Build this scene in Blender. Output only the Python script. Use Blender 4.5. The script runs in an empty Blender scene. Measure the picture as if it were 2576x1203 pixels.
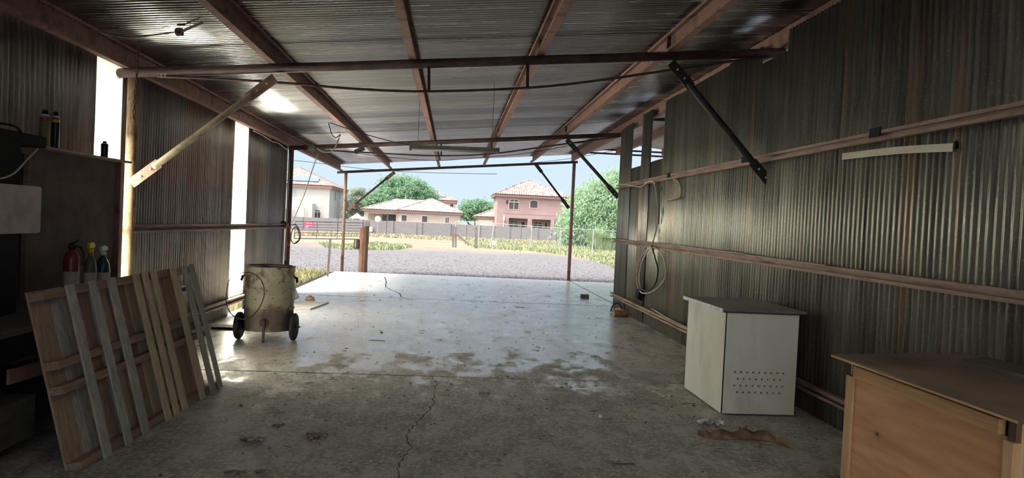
import bpy, bmesh, math, random
from mathutils import Vector, Matrix, noise
random.seed(7)
PI = math.pi
scn = bpy.context.scene
COL = scn.collection
# ------------------------------------------------------------------ camera
FL = 1780.0; IW, IH = 2576, 1203
CAM = Vector((0, 0, 1.62))
YAW, PITCH, ROLL = 0.0835, -0.0228, 0.0476
_f = Vector((math.sin(YAW)*math.cos(PITCH), math.cos(YAW)*math.cos(PITCH), math.sin(PITCH)))
_r0 = Vector((math.cos(YAW), -math.sin(YAW), 0)); _u0 = _r0.cross(_f)
_r = _r0*math.cos(ROLL) + _u0*math.sin(ROLL); _u = _u0*math.cos(ROLL) - _r0*math.sin(ROLL)
cd = bpy.data.cameras.new('camera'); cam = bpy.data.objects.new('camera', cd); COL.objects.link(cam)
cd.sensor_fit = 'HORIZONTAL'; cd.sensor_width = 36; cd.lens = FL/IW*36; cd.clip_end = 2000; cd.clip_start = 0.05
cam.matrix_world = Matrix(((_r.x, _u.x, -_f.x, CAM.x), (_r.y, _u.y, -_f.y, CAM.y), (_r.z, _u.z, -_f.z, CAM.z), (0, 0, 0, 1)))
scn.camera = cam
# ------------------------------------------------------------------ world, sun, exposure
scn.view_settings.view_transform = 'Standard'; scn.view_settings.look = 'None'
scn.view_settings.gamma = 1.0; scn.view_settings.exposure = 0.17; scn.view_settings.use_curve_mapping = False
w = bpy.data.worlds.new('sky'); scn.world = w; w.use_nodes = True
nt = w.node_tree; nt.nodes.clear()
N = nt.nodes.new; LK = nt.links.new
out = N('ShaderNodeOutputWorld'); bg = N('ShaderNodeBackground'); LK(bg.outputs[0], out.inputs[0])
tc = N('ShaderNodeTexCoord'); sep = N('ShaderNodeSeparateXYZ'); LK(tc.outputs['Generated'], sep.inputs[0])
ramp = N('ShaderNodeValToRGB'); LK(sep.outputs['Z'], ramp.inputs[0])
e = ramp.color_ramp.elements
e[0].position = 0.0; e[0].color = (0.72, 0.87, 1.0, 1)
e[1].position = 0.5; e[1].color = (0.52, 0.70, 0.96, 1)
m = ramp.color_ramp.elements.new(0.12); m.color = (0.66, 0.83, 0.99, 1)
# hazy bright half of the sky around the sun (behind the photographer, to the left)
SUN = Vector((-0.52, -0.24, 0.82)).normalized()
dot = N('ShaderNodeVectorMath'); dot.operation = 'DOT_PRODUCT'; dot.inputs[1].default_value = SUN
LK(tc.outputs['Generated'], dot.inputs[0])
mr = N('ShaderNodeMapRange'); mr.inputs['From Min'].default_value = 0.05; mr.inputs['From Max'].default_value = 1.0
mr.inputs['To Min'].default_value = 0.0; mr.inputs['To Max'].default_value = 1.0; mr.interpolation_type = 'SMOOTHSTEP'
LK(dot.outputs['Value'], mr.inputs['Value'])
hz = N('ShaderNodeMix'); hz.data_type = 'RGBA'; LK(mr.outputs[0], hz.inputs[0]); LK(ramp.outputs[0], hz.inputs[6])
hz.inputs[7].default_value = (4.0, 3.85, 3.6, 1)
LK(hz.outputs[2], bg.inputs[0]); bg.inputs[1].default_value = 0.91
sd = bpy.data.lights.new('sun', 'SUN'); sd.energy = 4.7; sd.angle = math.radians(14); sd.color = (1, .96, .88)
so = bpy.data.objects.new('sun', sd); COL.objects.link(so); so.rotation_euler = SUN.to_track_quat('Z', 'Y').to_euler()
# added lamps outside the two fibreglass sheets of the left wall, strengthening their daylight
for (wy, wx, wz, hgt_, pw_) in ((7.12, .34, 1.25, 1.9, 100), (11.45, .64, 1.30, 1.9, 330)):
    ad = bpy.data.lights.new('added_window_fill', 'AREA'); ad.shape = 'RECTANGLE'; ad.size = wx; ad.size_y = hgt_; ad.energy = pw_; ad.color = (1, .98, .90)
    ao = bpy.data.objects.new('added_window_fill', ad); COL.objects.link(ao); ao.location = (-3.46, wy, wz)
    ao.rotation_euler = (PI/2, 0, -PI/2)
scn.cycles.max_bounces = 12; scn.cycles.diffuse_bounces = 8

# ------------------------------------------------------------------ pixel to point
def ray(px, py):
    return _f + _r*((px-IW/2)/FL) + _u*((IH/2-py)/FL)
def at(px, py, X=None, Y=None, Z=None):
    d = ray(px, py)
    t = (X-CAM.x)/d.x if X is not None else (Y-CAM.y)/d.y if Y is not None else (Z-CAM.z)/d.z
    return CAM + d*t
def zb(X, Y): return 3.255 + 0.097*X - 0.006*(Y-7.4)       # tie beam centre line
def zr(X, Y): return zb(X, Y) + 0.245                       # roof sheet
def at_roof(px, py, off=0.0):
    d = ray(px, py)
    t = 5.0
    for _ in range(40):
        p = CAM + d*t; t *= 1; err = zr(p.x, p.y)+off-p.z; t += err/(d.z - 0.097*d.x + 0.006*d.y)
    return CAM + d*t
def gz(Y): # ground height outside
    if Y < 30: return -0.06
    if Y < 85: return -0.06 - 0.34*(Y-30)/55
    return -0.40
def atg(px, py):
    Y = 40
    for _ in range(25):
        p = at(px, py, Z=gz(Y)); Y = max(5, min(200, p.y))
    return p

# ------------------------------------------------------------------ mesh helpers
class MB:
    def __init__(s): s.v = []; s.f = []
    def add(s, vs, fs):
        o = len(s.v); s.v += [Vector(v) for v in vs]; s.f += [tuple(i+o for i in f) for f in fs]; return s
    def box(s, lo, hi):
        x0, y0, z0 = lo; x1, y1, z1 = hi
        return s.add([(x0,y0,z0),(x1,y0,z0),(x1,y1,z0),(x0,y1,z0),(x0,y0,z1),(x1,y0,z1),(x1,y1,z1),(x0,y1,z1)],
              [(0,3,2,1),(4,5,6,7),(0,1,5,4),(1,2,6,5),(2,3,7,6),(3,0,4,7)])
    def obox(s, c, ax, ay, az):   # centre and half axes
        c = Vector(c); ax = Vector(ax); ay = Vector(ay); az = Vector(az)
        vs = [c+ax*i+ay*j+az*k for k in (-1,1) for (i,j) in ((-1,-1),(1,-1),(1,1),(-1,1))]
        return s.add(vs, [(0,3,2,1),(4,5,6,7),(0,1,5,4),(1,2,6,5),(2,3,7,6),(3,0,4,7)])
    def bar(s, a, b, w, h, up=(0,0,1)):
        a = Vector(a); b = Vector(b); d = (b-a).normalized(); sd_ = d.cross(Vector(up)).normalized(); u = sd_.cross(d)
        return s.obox((a+b)/2, (b-a)/2, sd_*w/2, u*h/2)
    def tube(s, pts, r, n=10, cap=True):
        pts = [Vector(p) for p in pts]; rs = r if isinstance(r, (list, tuple)) else [r]*len(pts)
        o = len(s.v); up = None
        for i, p in enumerate(pts):
            d = (pts[min(i+1, len(pts)-1)]-pts[max(i-1, 0)]).normalized()
            if up is None: up = Vector((0,0,1)) if abs(d.z) < .9 else Vector((0,1,0))
            a = d.cross(up).normalized(); up = a.cross(d).normalized()
            for k in range(n):
                t = 2*PI*k/n; s.v.append(p + (a*math.cos(t)+up*math.sin(t))*rs[i])
        for i in range(len(pts)-1):
            for k in range(n):
                k2 = (k+1) % n; s.f.append((o+i*n+k, o+i*n+k2, o+(i+1)*n+k2, o+(i+1)*n+k))
        if cap:
            s.f.append(tuple(o+k for k in range(n-1, -1, -1))); s.f.append(tuple(o+(len(pts)-1)*n+k for k in range(n)))
        return s
    def lathe(s, prof, c, n=32, axis='Z', capb=True, capt=True):
        c = Vector(c); o = len(s.v)
        for (r, h) in prof:
            for k in range(n):
                t = 2*PI*k/n; a, b = r*math.cos(t), r*math.sin(t)
                s.v.append(c + (Vector((a, b, h)) if axis == 'Z' else Vector((h, a, b)) if axis == 'X' else Vector((b, h, a))))
        for i in range(len(prof)-1):
            for k in range(n):
                k2 = (k+1) % n; s.f.append((o+i*n+k, o+i*n+k2, o+(i+1)*n+k2, o+(i+1)*n+k))
        if capb: s.f.append(tuple(o+k for k in range(n-1, -1, -1)))
        if capt: s.f.append(tuple(o+(len(prof)-1)*n+k for k in range(n)))
        return s
    def prism(s, poly, d):       # planar polygon (3-D points) extruded by vector d
        poly = [Vector(p) for p in poly]; d = Vector(d); n = len(poly); o = len(s.v)
        s.v += poly + [p+d for p in poly]
        s.f.append(tuple(o+i for i in range(n-1, -1, -1))); s.f.append(tuple(o+n+i for i in range(n)))
        for i in range(n): j = (i+1) % n; s.f.append((o+i, o+j, o+n+j, o+n+i))
        return s
    def build(s, name, mat, parent=None, smooth=False, origin=None, bevel=0.0, solid=0.0):
        if parent is not None: off = Vector(parent['_loc'])
        elif origin is not None: off = Vector(origin)
        else:
            xs = [v.x for v in s.v]; ys = [v.y for v in s.v]; zs = [v.z for v in s.v]
            off = Vector(((min(xs)+max(xs))/2, (min(ys)+max(ys))/2, min(zs)))
        me = bpy.data.meshes.new(name); me.from_pydata([tuple(v-off) for v in s.v], [], s.f)
        me.materials.append(mat)
        bm = bmesh.new(); bm.from_mesh(me); bmesh.ops.recalc_face_normals(bm, faces=bm.faces)
        bm.to_mesh(me); bm.free()
        if smooth:
            me.shade_smooth() if hasattr(me, 'shade_smooth') else [setattr(p, 'use_smooth', True) for p in me.polygons]
        me.update()
        o = bpy.data.objects.new(name, me); COL.objects.link(o)
        if parent is not None:
            o.parent = parent; LOCS[o.name] = off; o['_loc'] = tuple(off)
        else:
            o.location = off; o['_loc'] = tuple(off)
        if solid:
            md = o.modifiers.new('thick', 'SOLIDIFY'); md.thickness = solid; md.offset = 0
        if bevel:
            md = o.modifiers.new('edge', 'BEVEL'); md.width = bevel; md.segments = 2; md.limit_method = 'ANGLE'
        if smooth == 'auto' or bevel:
            pass
        return o
LOCS = {}
def tag(o, label, cat, group=None, kind=None):
    if label: o['label'] = label
    if cat: o['category'] = cat
    if group: o['group'] = group
    if kind: o['kind'] = kind
    return o
def thing(name, label, cat, loc, group=None):
    o = bpy.data.objects.new(name, None); COL.objects.link(o); o.location = loc; o['_loc'] = tuple(loc)
    o.empty_display_size = .1
    return tag(o, label, cat, group)
def struct(o): o['kind'] = 'structure'; return o
def smooth_pts(pts, n=8):
    P = [Vector(p) for p in pts]; out_ = []
    for i in range(len(P)-1):
        p0 = P[max(i-1, 0)]; p1 = P[i]; p2 = P[i+1]; p3 = P[min(i+2, len(P)-1)]
        for k in range(n):
            t = k/n
            out_.append(0.5*((2*p1)+(p2-p0)*t+(2*p0-5*p1+4*p2-p3)*t*t+(3*p1-p0-3*p2+p3)*t**3))
    return out_+[P[-1]]

# ------------------------------------------------------------------ materials
def nodes(name):
    m_ = bpy.data.materials.new(name); m_.use_nodes = True
    t = m_.node_tree; return m_, t, t.nodes['Principled BSDF']
def noise_node(t, scale, stretch=(1,1,1), detail=4, rough=.6, coord='Object', loc=(0,0,0)):
    c = t.nodes.new('ShaderNodeTexCoord'); mp = t.nodes.new('ShaderNodeMapping'); mp.inputs['Scale'].default_value = stretch
    mp.inputs['Location'].default_value = loc
    t.links.new(c.outputs[coord], mp.inputs[0]); n_ = t.nodes.new('ShaderNodeTexNoise'); n_.inputs['Scale'].default_value = scale
    n_.inputs['Detail'].default_value = detail; n_.inputs['Roughness'].default_value = rough
    t.links.new(mp.outputs[0], n_.inputs['Vector']); return n_
def rampn(t, src, stops):
    r_ = t.nodes.new('ShaderNodeValToRGB'); t.links.new(src, r_.inputs[0]); el = r_.color_ramp.elements
    el[0].position, el[0].color = stops[0][0], (*stops[0][1], 1); el[1].position, el[1].color = stops[-1][0], (*stops[-1][1], 1)
    for p, c in stops[1:-1]: q = el.new(p); q.color = (*c, 1)
    return r_
def mixc(t, fac, a, b, mode='MIX'):
    m_ = t.nodes.new('ShaderNodeMix'); m_.data_type = 'RGBA'; m_.blend_type = mode
    for i, x in ((0, fac), (6, a), (7, b)):
        if isinstance(x, (int, float)): m_.inputs[i].default_value = x
        elif isinstance(x, tuple): m_.inputs[i].default_value = (*x, 1)
        else: t.links.new(x, m_.inputs[i])
    return m_.outputs[2]
def mapr(t, src, a, b, c=0.0, d=1.0):
    m_ = t.nodes.new('ShaderNodeMapRange'); t.links.new(src, m_.inputs[0])
    m_.inputs[1].default_value = a; m_.inputs[2].default_value = b; m_.inputs[3].default_value = c; m_.inputs[4].default_value = d
    return m_.outputs[0]
def mth(t, op, a, b=None):
    m_ = t.nodes.new('ShaderNodeMath'); m_.operation = op
    for i, x in ((0, a), (1, b)):
        if x is None: continue
        if isinstance(x, (int, float)): m_.inputs[i].default_value = x
        else: t.links.new(x, m_.inputs[i])
    return m_.outputs[0]
def bump(t, bs, src, strength=.3, dist=.01):
    b = t.nodes.new('ShaderNodeBump'); b.inputs['Strength'].default_value = strength; b.inputs['Distance'].default_value = dist
    t.links.new(src, b.inputs['Height']); t.links.new(b.outputs[0], bs.inputs['Normal'])
def mat(name, c1, c2=None, scale=6, stretch=(1,1,1), rough=.7, metal=0, bmp=0, c3=None, spec=.3, detail=5):
    m_, t, b = nodes(name); b.inputs['Roughness'].default_value = rough; b.inputs['Metallic'].default_value = metal
    b.inputs['Specular IOR Level'].default_value = spec
    if c2 is None: b.inputs['Base Color'].default_value = (*c1, 1)
    else:
        n_ = noise_node(t, scale, stretch, detail)
        st = [(.35, c1), (.65, c2)] if c3 is None else [(.34, c1), (.5, c2), (.66, c3)]
        r_ = rampn(t, n_.outputs[0], st); t.links.new(r_.outputs[0], b.inputs['Base Color'])
        if bmp: bump(t, b, n_.outputs[0], bmp)
    return m_
M = {}
M['rust'] = mat('rusty_brown_steel', (.14,.072,.06), (.24,.14,.12), 5, (1,1,1), .75, 0, .2, (.19,.105,.088))
M['rust_dark'] = mat('dark_rusty_steel', (.045,.028,.03), (.09,.055,.05), 7, (1,1,1), .6, .1, .1)
M['rust_post'] = mat('flaking_rusty_pipe', (.10,.05,.025), (.33,.24,.16), 9, (1,1,.35), .8, 0, .3, (.21,.12,.065))
M['rust_rail'] = mat('weathered_rail', (.10,.06,.048), (.27,.19,.16), 4, (1,.25,1), .7, 0, .2, (.17,.105,.085))
M['black_metal'] = mat('black_metal', (.012,.012,.013), (.03,.028,.028), 8, rough=.6)
M['dark'] = mat('dark_plastic', (.008,.008,.009), rough=.75, spec=.15)
M['rubber'] = mat('black_rubber', (.02,.02,.021), (.045,.043,.04), 8, rough=.85)
M['cable'] = mat('black_cable', (.015,.015,.016), rough=.5)
M['cable_grey'] = mat('grey_cable', (.30,.27,.23), (.45,.42,.36), 12, rough=.6)
M['cable_orange'] = mat('orange_cable', (.55,.16,.08), rough=.55)
M['white_cable'] = mat('white_cable', (.6,.58,.52), rough=.5)

def corrugated(name, axis, dark, light, rusty=.25, metal=.55, rough=.42, streak='Z'):
    # axis: coordinate across the ribs, used to give every sheet (0.66 m) its own tone
    m_, t, b = nodes(name)
    c = t.nodes.new('ShaderNodeTexCoord'); sp = t.nodes.new('ShaderNodeSeparateXYZ'); t.links.new(c.outputs['Object'], sp.inputs[0])
    idx = mth(t, 'FLOOR', mth(t, 'DIVIDE', sp.outputs[axis], .66))
    wn = t.nodes.new('ShaderNodeTexWhiteNoise'); wn.noise_dimensions = '1D'; t.links.new(idx, wn.inputs['W'])
    st = (1, 6, .25) if streak == 'Z' else (.25, 6, 1)
    n1 = noise_node(t, 2.2, st, 6, .65)
    n2 = noise_node(t, 60, (1,1,1), 2, .5)
    base = rampn(t, n1.outputs[0], [(.3, dark), (.7, light)]).outputs[0]
    tint = rampn(t, wn.outputs[0], [(0, (.72,.72,.74)), (.5, (.95,.93,.88)), (1, (1.12,1.12,1.12))]).outputs[0]
    base = mixc(t, 1.0, base, tint, 'MULTIPLY')
    sp2 = mapr(t, n2.outputs[0], .60, .74)
    base = mixc(t, mth(t, 'MULTIPLY', sp2, .35), base, (.55,.54,.50))
    n3 = noise_node(t, 1.3, (1, 2.2, .12) if streak == 'Z' else (.12, 2.2, 1), 5, .7, loc=(3,7,1))
    rm = mapr(t, n3.outputs[0], .56, .70)
    base = mixc(t, mth(t, 'MULTIPLY', rm, rusty), base, (.36,.19,.10))
    t.links.new(base, b.inputs['Base Color'])
    b.inputs['Metallic'].default_value = metal
    rr = mapr(t, n1.outputs[0], .3, .7, rough-.05, rough+.08); t.links.new(rr, b.inputs['Roughness'])
    if streak == 'Z': bump(t, b, n2.outputs[0], .06, .003)
    return m_
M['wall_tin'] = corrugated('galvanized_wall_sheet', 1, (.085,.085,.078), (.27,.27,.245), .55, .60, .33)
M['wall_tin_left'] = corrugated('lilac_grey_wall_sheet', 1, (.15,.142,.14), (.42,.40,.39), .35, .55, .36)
M['roof_tin'] = corrugated('galvanized_roof_sheet', 1, (.42,.43,.46), (.74,.75,.79), .10, .95, .23, 'X')

def fiberglass():
    m_, t, b = nodes('translucent_fibreglass'); o = t.nodes['Material Output']
    tr = t.nodes.new('ShaderNodeBsdfTranslucent'); df = t.nodes.new('ShaderNodeBsdfDiffuse'); mx = t.nodes.new('ShaderNodeMixShader')
    n_ = noise_node(t, 3, (1, 8, .3), 4)
    r_ = rampn(t, n_.outputs[0], [(.3, (.88,.86,.70)), (.7, (.95,.94,.84))])
    t.links.new(r_.outputs[0], tr.inputs[0]); df.inputs[0].default_value = (.7,.68,.55,1); mx.inputs[0].default_value = .15
    t.links.new(tr.outputs[0], mx.inputs[1]); t.links.new(df.outputs[0], mx.inputs[2]); t.links.new(mx.outputs[0], o.inputs[0])
    return m_
M['fiberglass'] = fiberglass()

def concrete():
    m_, t, b = nodes('dusty_concrete')
    c = t.nodes.new('ShaderNodeTexCoord'); sp = t.nodes.new('ShaderNodeSeparateXYZ'); t.links.new(c.outputs['Object'], sp.inputs[0])
    big = noise_node(t, .55, (1, 1, 1), 5, .6)
    med = noise_node(t, 3.0, (1, .55, 1), 8, .75)
    fine = noise_node(t, 28, (1, .8, 1), 5, .7)
    base = rampn(t, big.outputs[0], [(.3, (.58,.54,.50)), (.5, (.66,.63,.605)), (.72, (.71,.70,.69))]).outputs[0]
    base = mixc(t, mapr(t, med.outputs[0], .4, .75, 0, .5), base, (.50,.45,.40))
    # brown dirt and painted shade, thick near the camera, thinning towards the open end
    dirt_shade_fall = mapr(t, sp.outputs['Y'], 5.0, 9.5, 1.0, 0.0)
    dirt_shade_fall = mth(t, 'ADD', mth(t, 'MULTIPLY', dirt_shade_fall, .40), mth(t, 'MULTIPLY', mapr(t, sp.outputs['X'], -3.2, 3.4, 0, 1), .03))
    d = mth(t, 'ADD', mth(t, 'ADD', mth(t, 'MULTIPLY', med.outputs[0], 1.05), mth(t, 'MULTIPLY', big.outputs[0], .30)), dirt_shade_fall)
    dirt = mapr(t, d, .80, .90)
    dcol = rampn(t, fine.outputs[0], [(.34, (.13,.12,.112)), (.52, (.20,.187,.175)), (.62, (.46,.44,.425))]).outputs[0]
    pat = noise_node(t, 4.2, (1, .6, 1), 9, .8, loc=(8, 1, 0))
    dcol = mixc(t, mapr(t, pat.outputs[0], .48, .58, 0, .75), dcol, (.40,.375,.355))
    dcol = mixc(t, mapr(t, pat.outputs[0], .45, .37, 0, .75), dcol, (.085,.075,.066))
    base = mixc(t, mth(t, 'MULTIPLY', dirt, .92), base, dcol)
    # pale spills
    spill = noise_node(t, 1.1, (1, .7, 1), 6, .7, loc=(11, 4, 0))
    sm = mapr(t, spill.outputs[0], .60, .68, 0, .40)
    base = mixc(t, sm, base, (.56,.55,.54))
    specks = noise_node(t, 42, (1, .45, 1), 3, .6, loc=(5, 2, 0))
    base = mixc(t, mapr(t, specks.outputs[0], .655, .69, 0, .85), base, (.05,.04,.033))
    t.links.new(base, b.inputs['Base Color'])
    t.links.new(mth(t, 'ADD', mapr(t, med.outputs[0], .3, .7, .20, .36), mth(t, 'MULTIPLY', dirt, .42)), b.inputs['Roughness'])
    b.inputs['Specular IOR Level'].default_value = 1.0
    h = mth(t, 'ADD', mth(t, 'MULTIPLY', med.outputs[0], .6), mth(t, 'MULTIPLY', fine.outputs[0], .4))
    bump(t, b, h, .16, .008)
    return m_
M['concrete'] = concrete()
M['joint'] = mat('joint_filler', (.02,.017,.015), (.05,.042,.036), 20, rough=.9)

def ground_mat():
    m_, t, b = nodes('gravel_and_dry_soil')
    c = t.nodes.new('ShaderNodeTexCoord'); sp = t.nodes.new('ShaderNodeSeparateXYZ'); t.links.new(c.outputs['Object'], sp.inputs[0])
    v = t.nodes.new('ShaderNodeTexVoronoi'); v.inputs['Scale'].default_value = 17; t.links.new(c.outputs['Object'], v.inputs['Vector'])
    sepc = t.nodes.new('ShaderNodeSeparateColor'); t.links.new(v.outputs['Color'], sepc.inputs[0])
    g = rampn(t, sepc.outputs[0], [(0, (.10,.09,.097)), (.45, (.155,.145,.157)), (1, (.23,.222,.24))]).outputs[0]
    n_ = noise_node(t, .25, (1, .8, 1), 6, .65); soil = rampn(t, n_.outputs[0], [(.3, (.25,.19,.15)), (.5, (.27,.225,.16)), (.7, (.31,.27,.235))]).outputs[0]
    edge = noise_node(t, .18, (1, 1, 1), 4, .6, loc=(4, 1, 0))
    yy = mth(t, 'ADD', sp.outputs['Y'], mth(t, 'MULTIPLY', edge.outputs[0], 14))
    # gravel lane ends nearer on the right
    yy = mth(t, 'ADD', yy, mth(t, 'MULTIPLY', mth(t, 'MAXIMUM', mth(t, 'SUBTRACT', sp.outputs['X'], 5.0), 0), 1.3))
    f = mapr(t, yy, 44, 50)
    t.links.new(mixc(t, f, g, soil), b.inputs['Base Color']); b.inputs['Roughness'].default_value = .95
    bump(t, b, v.outputs['Distance'], .5, .03)
    return m_
M['ground'] = ground_mat()
def wood(name, a, bb, c3, axis=2, scale=3.0, rough=.75, knots=False):
    m_, t, b = nodes(name); st = [14, 14, 14]; st[axis] = .9
    n1 = noise_node(t, scale, tuple(st), 5, .6); n2 = noise_node(t, 1.4, (1,1,1), 4)
    g = rampn(t, n1.outputs[0], [(.3, a), (.55, bb), (.72, c3)]).outputs[0]
    g = mixc(t, mapr(t, n2.outputs[0], .35, .65, 0, .45), g, tuple(x*.62 for x in a))
    t.links.new(g, b.inputs['Base Color']); b.inputs['Roughness'].default_value = rough; b.inputs['Specular IOR Level'].default_value = .2
    bump(t, b, n1.outputs[0], .25, .004); return m_
M['pallet_new'] = wood('pale_pallet_wood', (.42,.32,.23), (.60,.47,.34), (.68,.56,.43))
M['pallet_grey'] = wood('greyed_pallet_wood', (.28,.265,.26), (.46,.42,.37), (.60,.54,.46))
M['pallet_brown'] = wood('brown_pallet_wood', (.26,.18,.13), (.38,.28,.20), (.46,.36,.28))
M['stringer'] = wood('pallet_stringer_wood', (.22,.14,.10), (.33,.23,.17), (.42,.32,.25), axis=1)
M['old_wood'] = wood('old_dark_wood', (.045,.035,.028), (.08,.064,.05), (.12,.10,.08), axis=1)
M['post_wood'] = wood('weathered_brown_post', (.16,.08,.05), (.27,.15,.10), (.38,.25,.19))
M['grey_post'] = wood('grey_weathered_post', (.13,.11,.10), (.24,.21,.20), (.34,.31,.30))

def plywood(name, base, dark, knots=True, sc=1.0):
    m_, t, b = nodes(name)
    n1 = noise_node(t, 2.2*sc, (1, .8, 7), 5, .6); wv = noise_node(t, 1.2, (1,1,2.5), 3)
    g = rampn(t, n1.outputs[0], [(.3, dark), (.55, base), (.75, tuple(min(1, x*1.15) for x in base))]).outputs[0]
    g = mixc(t, mapr(t, wv.outputs[0], .4, .7, 0, .35), g, tuple(x*.8 for x in dark))
    if knots:
        c = t.nodes.new('ShaderNodeTexCoord'); mp = t.nodes.new('ShaderNodeMapping'); mp.inputs['Scale'].default_value = (0, 3.0, 4.2)
        mp.inputs['Location'].default_value = (0, .37, .2)
        t.links.new(c.outputs['Object'], mp.inputs[0])
        v = t.nodes.new('ShaderNodeTexVoronoi'); v.inputs['Scale'].default_value = 1.0; t.links.new(mp.outputs[0], v.inputs['Vector'])
        g = mixc(t, mapr(t, v.outputs['Distance'], .14, .05, 0, .5), g, tuple(x*.55 for x in dark))
        g = mixc(t, mapr(t, v.outputs['Distance'], .055, .035), g, (.05,.025,.015))
    t.links.new(g, b.inputs['Base Color']); b.inputs['Roughness'].default_value = .6; b.inputs['Specular IOR Level'].default_value = .25
    return m_
M['ply'] = plywood('orange_plywood', (.62,.34,.19), (.46,.23,.12))
M['ply_lid'] = plywood('dirty_plywood_lid', (.14,.10,.075), (.075,.055,.042), False)
M['pine'] = wood('pine_stud', (.50,.31,.17), (.64,.43,.25), (.72,.52,.33))
M['pine_y'] = wood('pine_rail', (.42,.24,.12), (.55,.34,.18), (.62,.42,.25), axis=1)

# ------------------------------------------------------------------ SETTING: slab
XL, XR = -3.38, 3.33
def slab():
    b = MB(); g = .008
    # (x0, x1, y0, y1)
    for (x0, x1, y0, y1) in ((-3.45, 3.46, -12, 7.30), (-3.45, 3.46, 7.30, 14.32), (-3.30, 3.46, 14.32, 20.55),
                             (3.48, 12, -12, 7.3), (3.48, 12, 7.3, 14.32), (3.48, 12, 14.32, 20.45)):
        b.box((x0+g, y0+(.016 if y0 < 10 else .03), -.12), (x1-g, y1-(.016 if y1 < 10 else .03), 0))
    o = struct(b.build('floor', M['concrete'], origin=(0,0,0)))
    j = MB(); j.box((-3.44, -12, -.11), (12, 20.4, -.012)); j.build('joint_filler', M['joint'], o)
    # wandering cracks: a dark ribbon broken by jitter
    for pts, wd in (([(1085,945),(1098,962),(1092,990),(1090,1015),(1075,1040),(1052,1062),(1030,1085),(1018,1100),(1040,1125),(1015,1150),(1003,1175),(1003,1203)], .0075),
                    ([(968,697),(972,710),(970,722),(985,730),(1005,738),(1010,748)], .022),
                    ([(1010,748),(1040,756)], .015)):
        c = MB(); P = [at(x, y, Z=0) for x, y in pts]; Q = []
        for i in range(len(P)-1):
            nn = max(3, int((P[i+1]-P[i]).length/.035))
            for k in range(nn):
                q = P[i].lerp(P[i+1], k/nn); Q.append(q+Vector((random.uniform(-1,1)*.014, random.uniform(-1,1)*.014, 0)))
        Q.append(P[-1])
        for i in range(len(Q)-1):
            d = (Q[i+1]-Q[i]).normalized(); s_ = Vector((d.y, -d.x, 0))*wd*random.uniform(.25, .7)
            c.add([Q[i]-s_+Vector((0,0,.0012)), Q[i]+s_+Vector((0,0,.0012)), Q[i+1]+s_+Vector((0,0,.0012)), Q[i+1]-s_+Vector((0,0,.0012))], [(0,1,2,3)])
        c.build('crack', M['joint'], o)
slab()

def ground():
    b = MB(); xs = [-160, -60, -30, -12, -3.5, 0, 3.5, 12, 30, 60, 160]; ys = [-60, -12, 10, 20.5, 24, 30, 45, 60, 75, 85, 120, 200, 420]
    for y in ys:
        for x in xs: b.v.append(Vector((x, y, gz(y) - (.03 if -3.3 < x < 12 and y < 20 else 0))))
    n = len(xs)
    for j in range(len(ys)-1):
        for i in range(n-1): b.f.append((j*n+i, j*n+i+1, (j+1)*n+i+1, (j+1)*n+i))
    o = b.build('ground', M['ground'], origin=(0,0,0)); struct(o)
ground()

# ------------------------------------------------------------------ SETTING: corrugated sheets
P_ = .0677; AMP = .0105
def cor_wall(b, X, y0, y1, ztop, zbot, seg=8, jit=.012, lap=.66):
    """ribs run up, wave across Y; ztop/zbot are functions of y"""
    n = int(round((y1-y0)/P_*seg)); prev = None; sheet = -999; dz = 0
    for i in range(n+1):
        y = y0+(y1-y0)*i/n; sh = math.floor(y/lap)
        if sh != sheet: sheet = sh; rnd = random.Random(sh*13+int(X*7)); dz = rnd.uniform(-jit, jit)
        fl = .006*noise.noise(Vector((X, y*.6, 2.0)))
        x = X + AMP*math.cos(2*PI*y/P_) + fl
        zt, z0 = ztop(y)+dz, zbot(y)
        o = len(b.v); b.v += [Vector((x, y, z0)), Vector((x+.012*noise.noise(Vector((X, y*.5, 9))), y, (z0+zt)/2)), Vector((x, y, zt))]
        if prev is not None: b.f += [(prev, o, o+1, prev+1), (prev+1, o+1, o+2, prev+2)]
        prev = o
def cor_roof(b, x0, x1, y0, y1, zf, seg=8):
    n = int(round((y1-y0)/P_*seg)); prev = None
    cols = [x0+(x1-x0)*k/6 for k in range(7)]
    for i in range(n+1):
        y = y0+(y1-y0)*i/n; dz = AMP*math.cos(2*PI*y/P_)
        o = len(b.v)
        for x in cols: b.v.append(Vector((x, y, zf(x, y)+dz+.004*noise.noise(Vector((x*.7, y*.5, 5))))))
        if prev is not None:
            for k in range(6): b.f.append((prev+k, prev+k+1, o+k+1, o+k))
        prev = o
BACK = -4.0  # unseen back end, left open so more daylight reaches the interior
zroof = lambda x, y: zr(x, y)+.01
b = MB(); cor_roof(b, -3.55, 3.62, BACK, .4, zroof); cor_roof(b, -3.55, 3.62, 2.6, 21.15, zroof)
cor_roof(b, -3.55, .5, .4, 2.6, zroof); cor_roof(b, 2.4, 3.62, .4, 2.6, zroof)
struct(b.build('ceiling', M['roof_tin'], origin=(0,0,0), smooth=True, solid=.0012))
b = MB(); cor_roof(b, .45, 2.45, .38, 2.62, lambda x, y: zroof(x, y)+.004)
struct(b.build('added_skylight', M['fiberglass'], origin=(0,0,0), smooth=True))  # unseen translucent roof sheet, added to brighten the near interior
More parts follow.
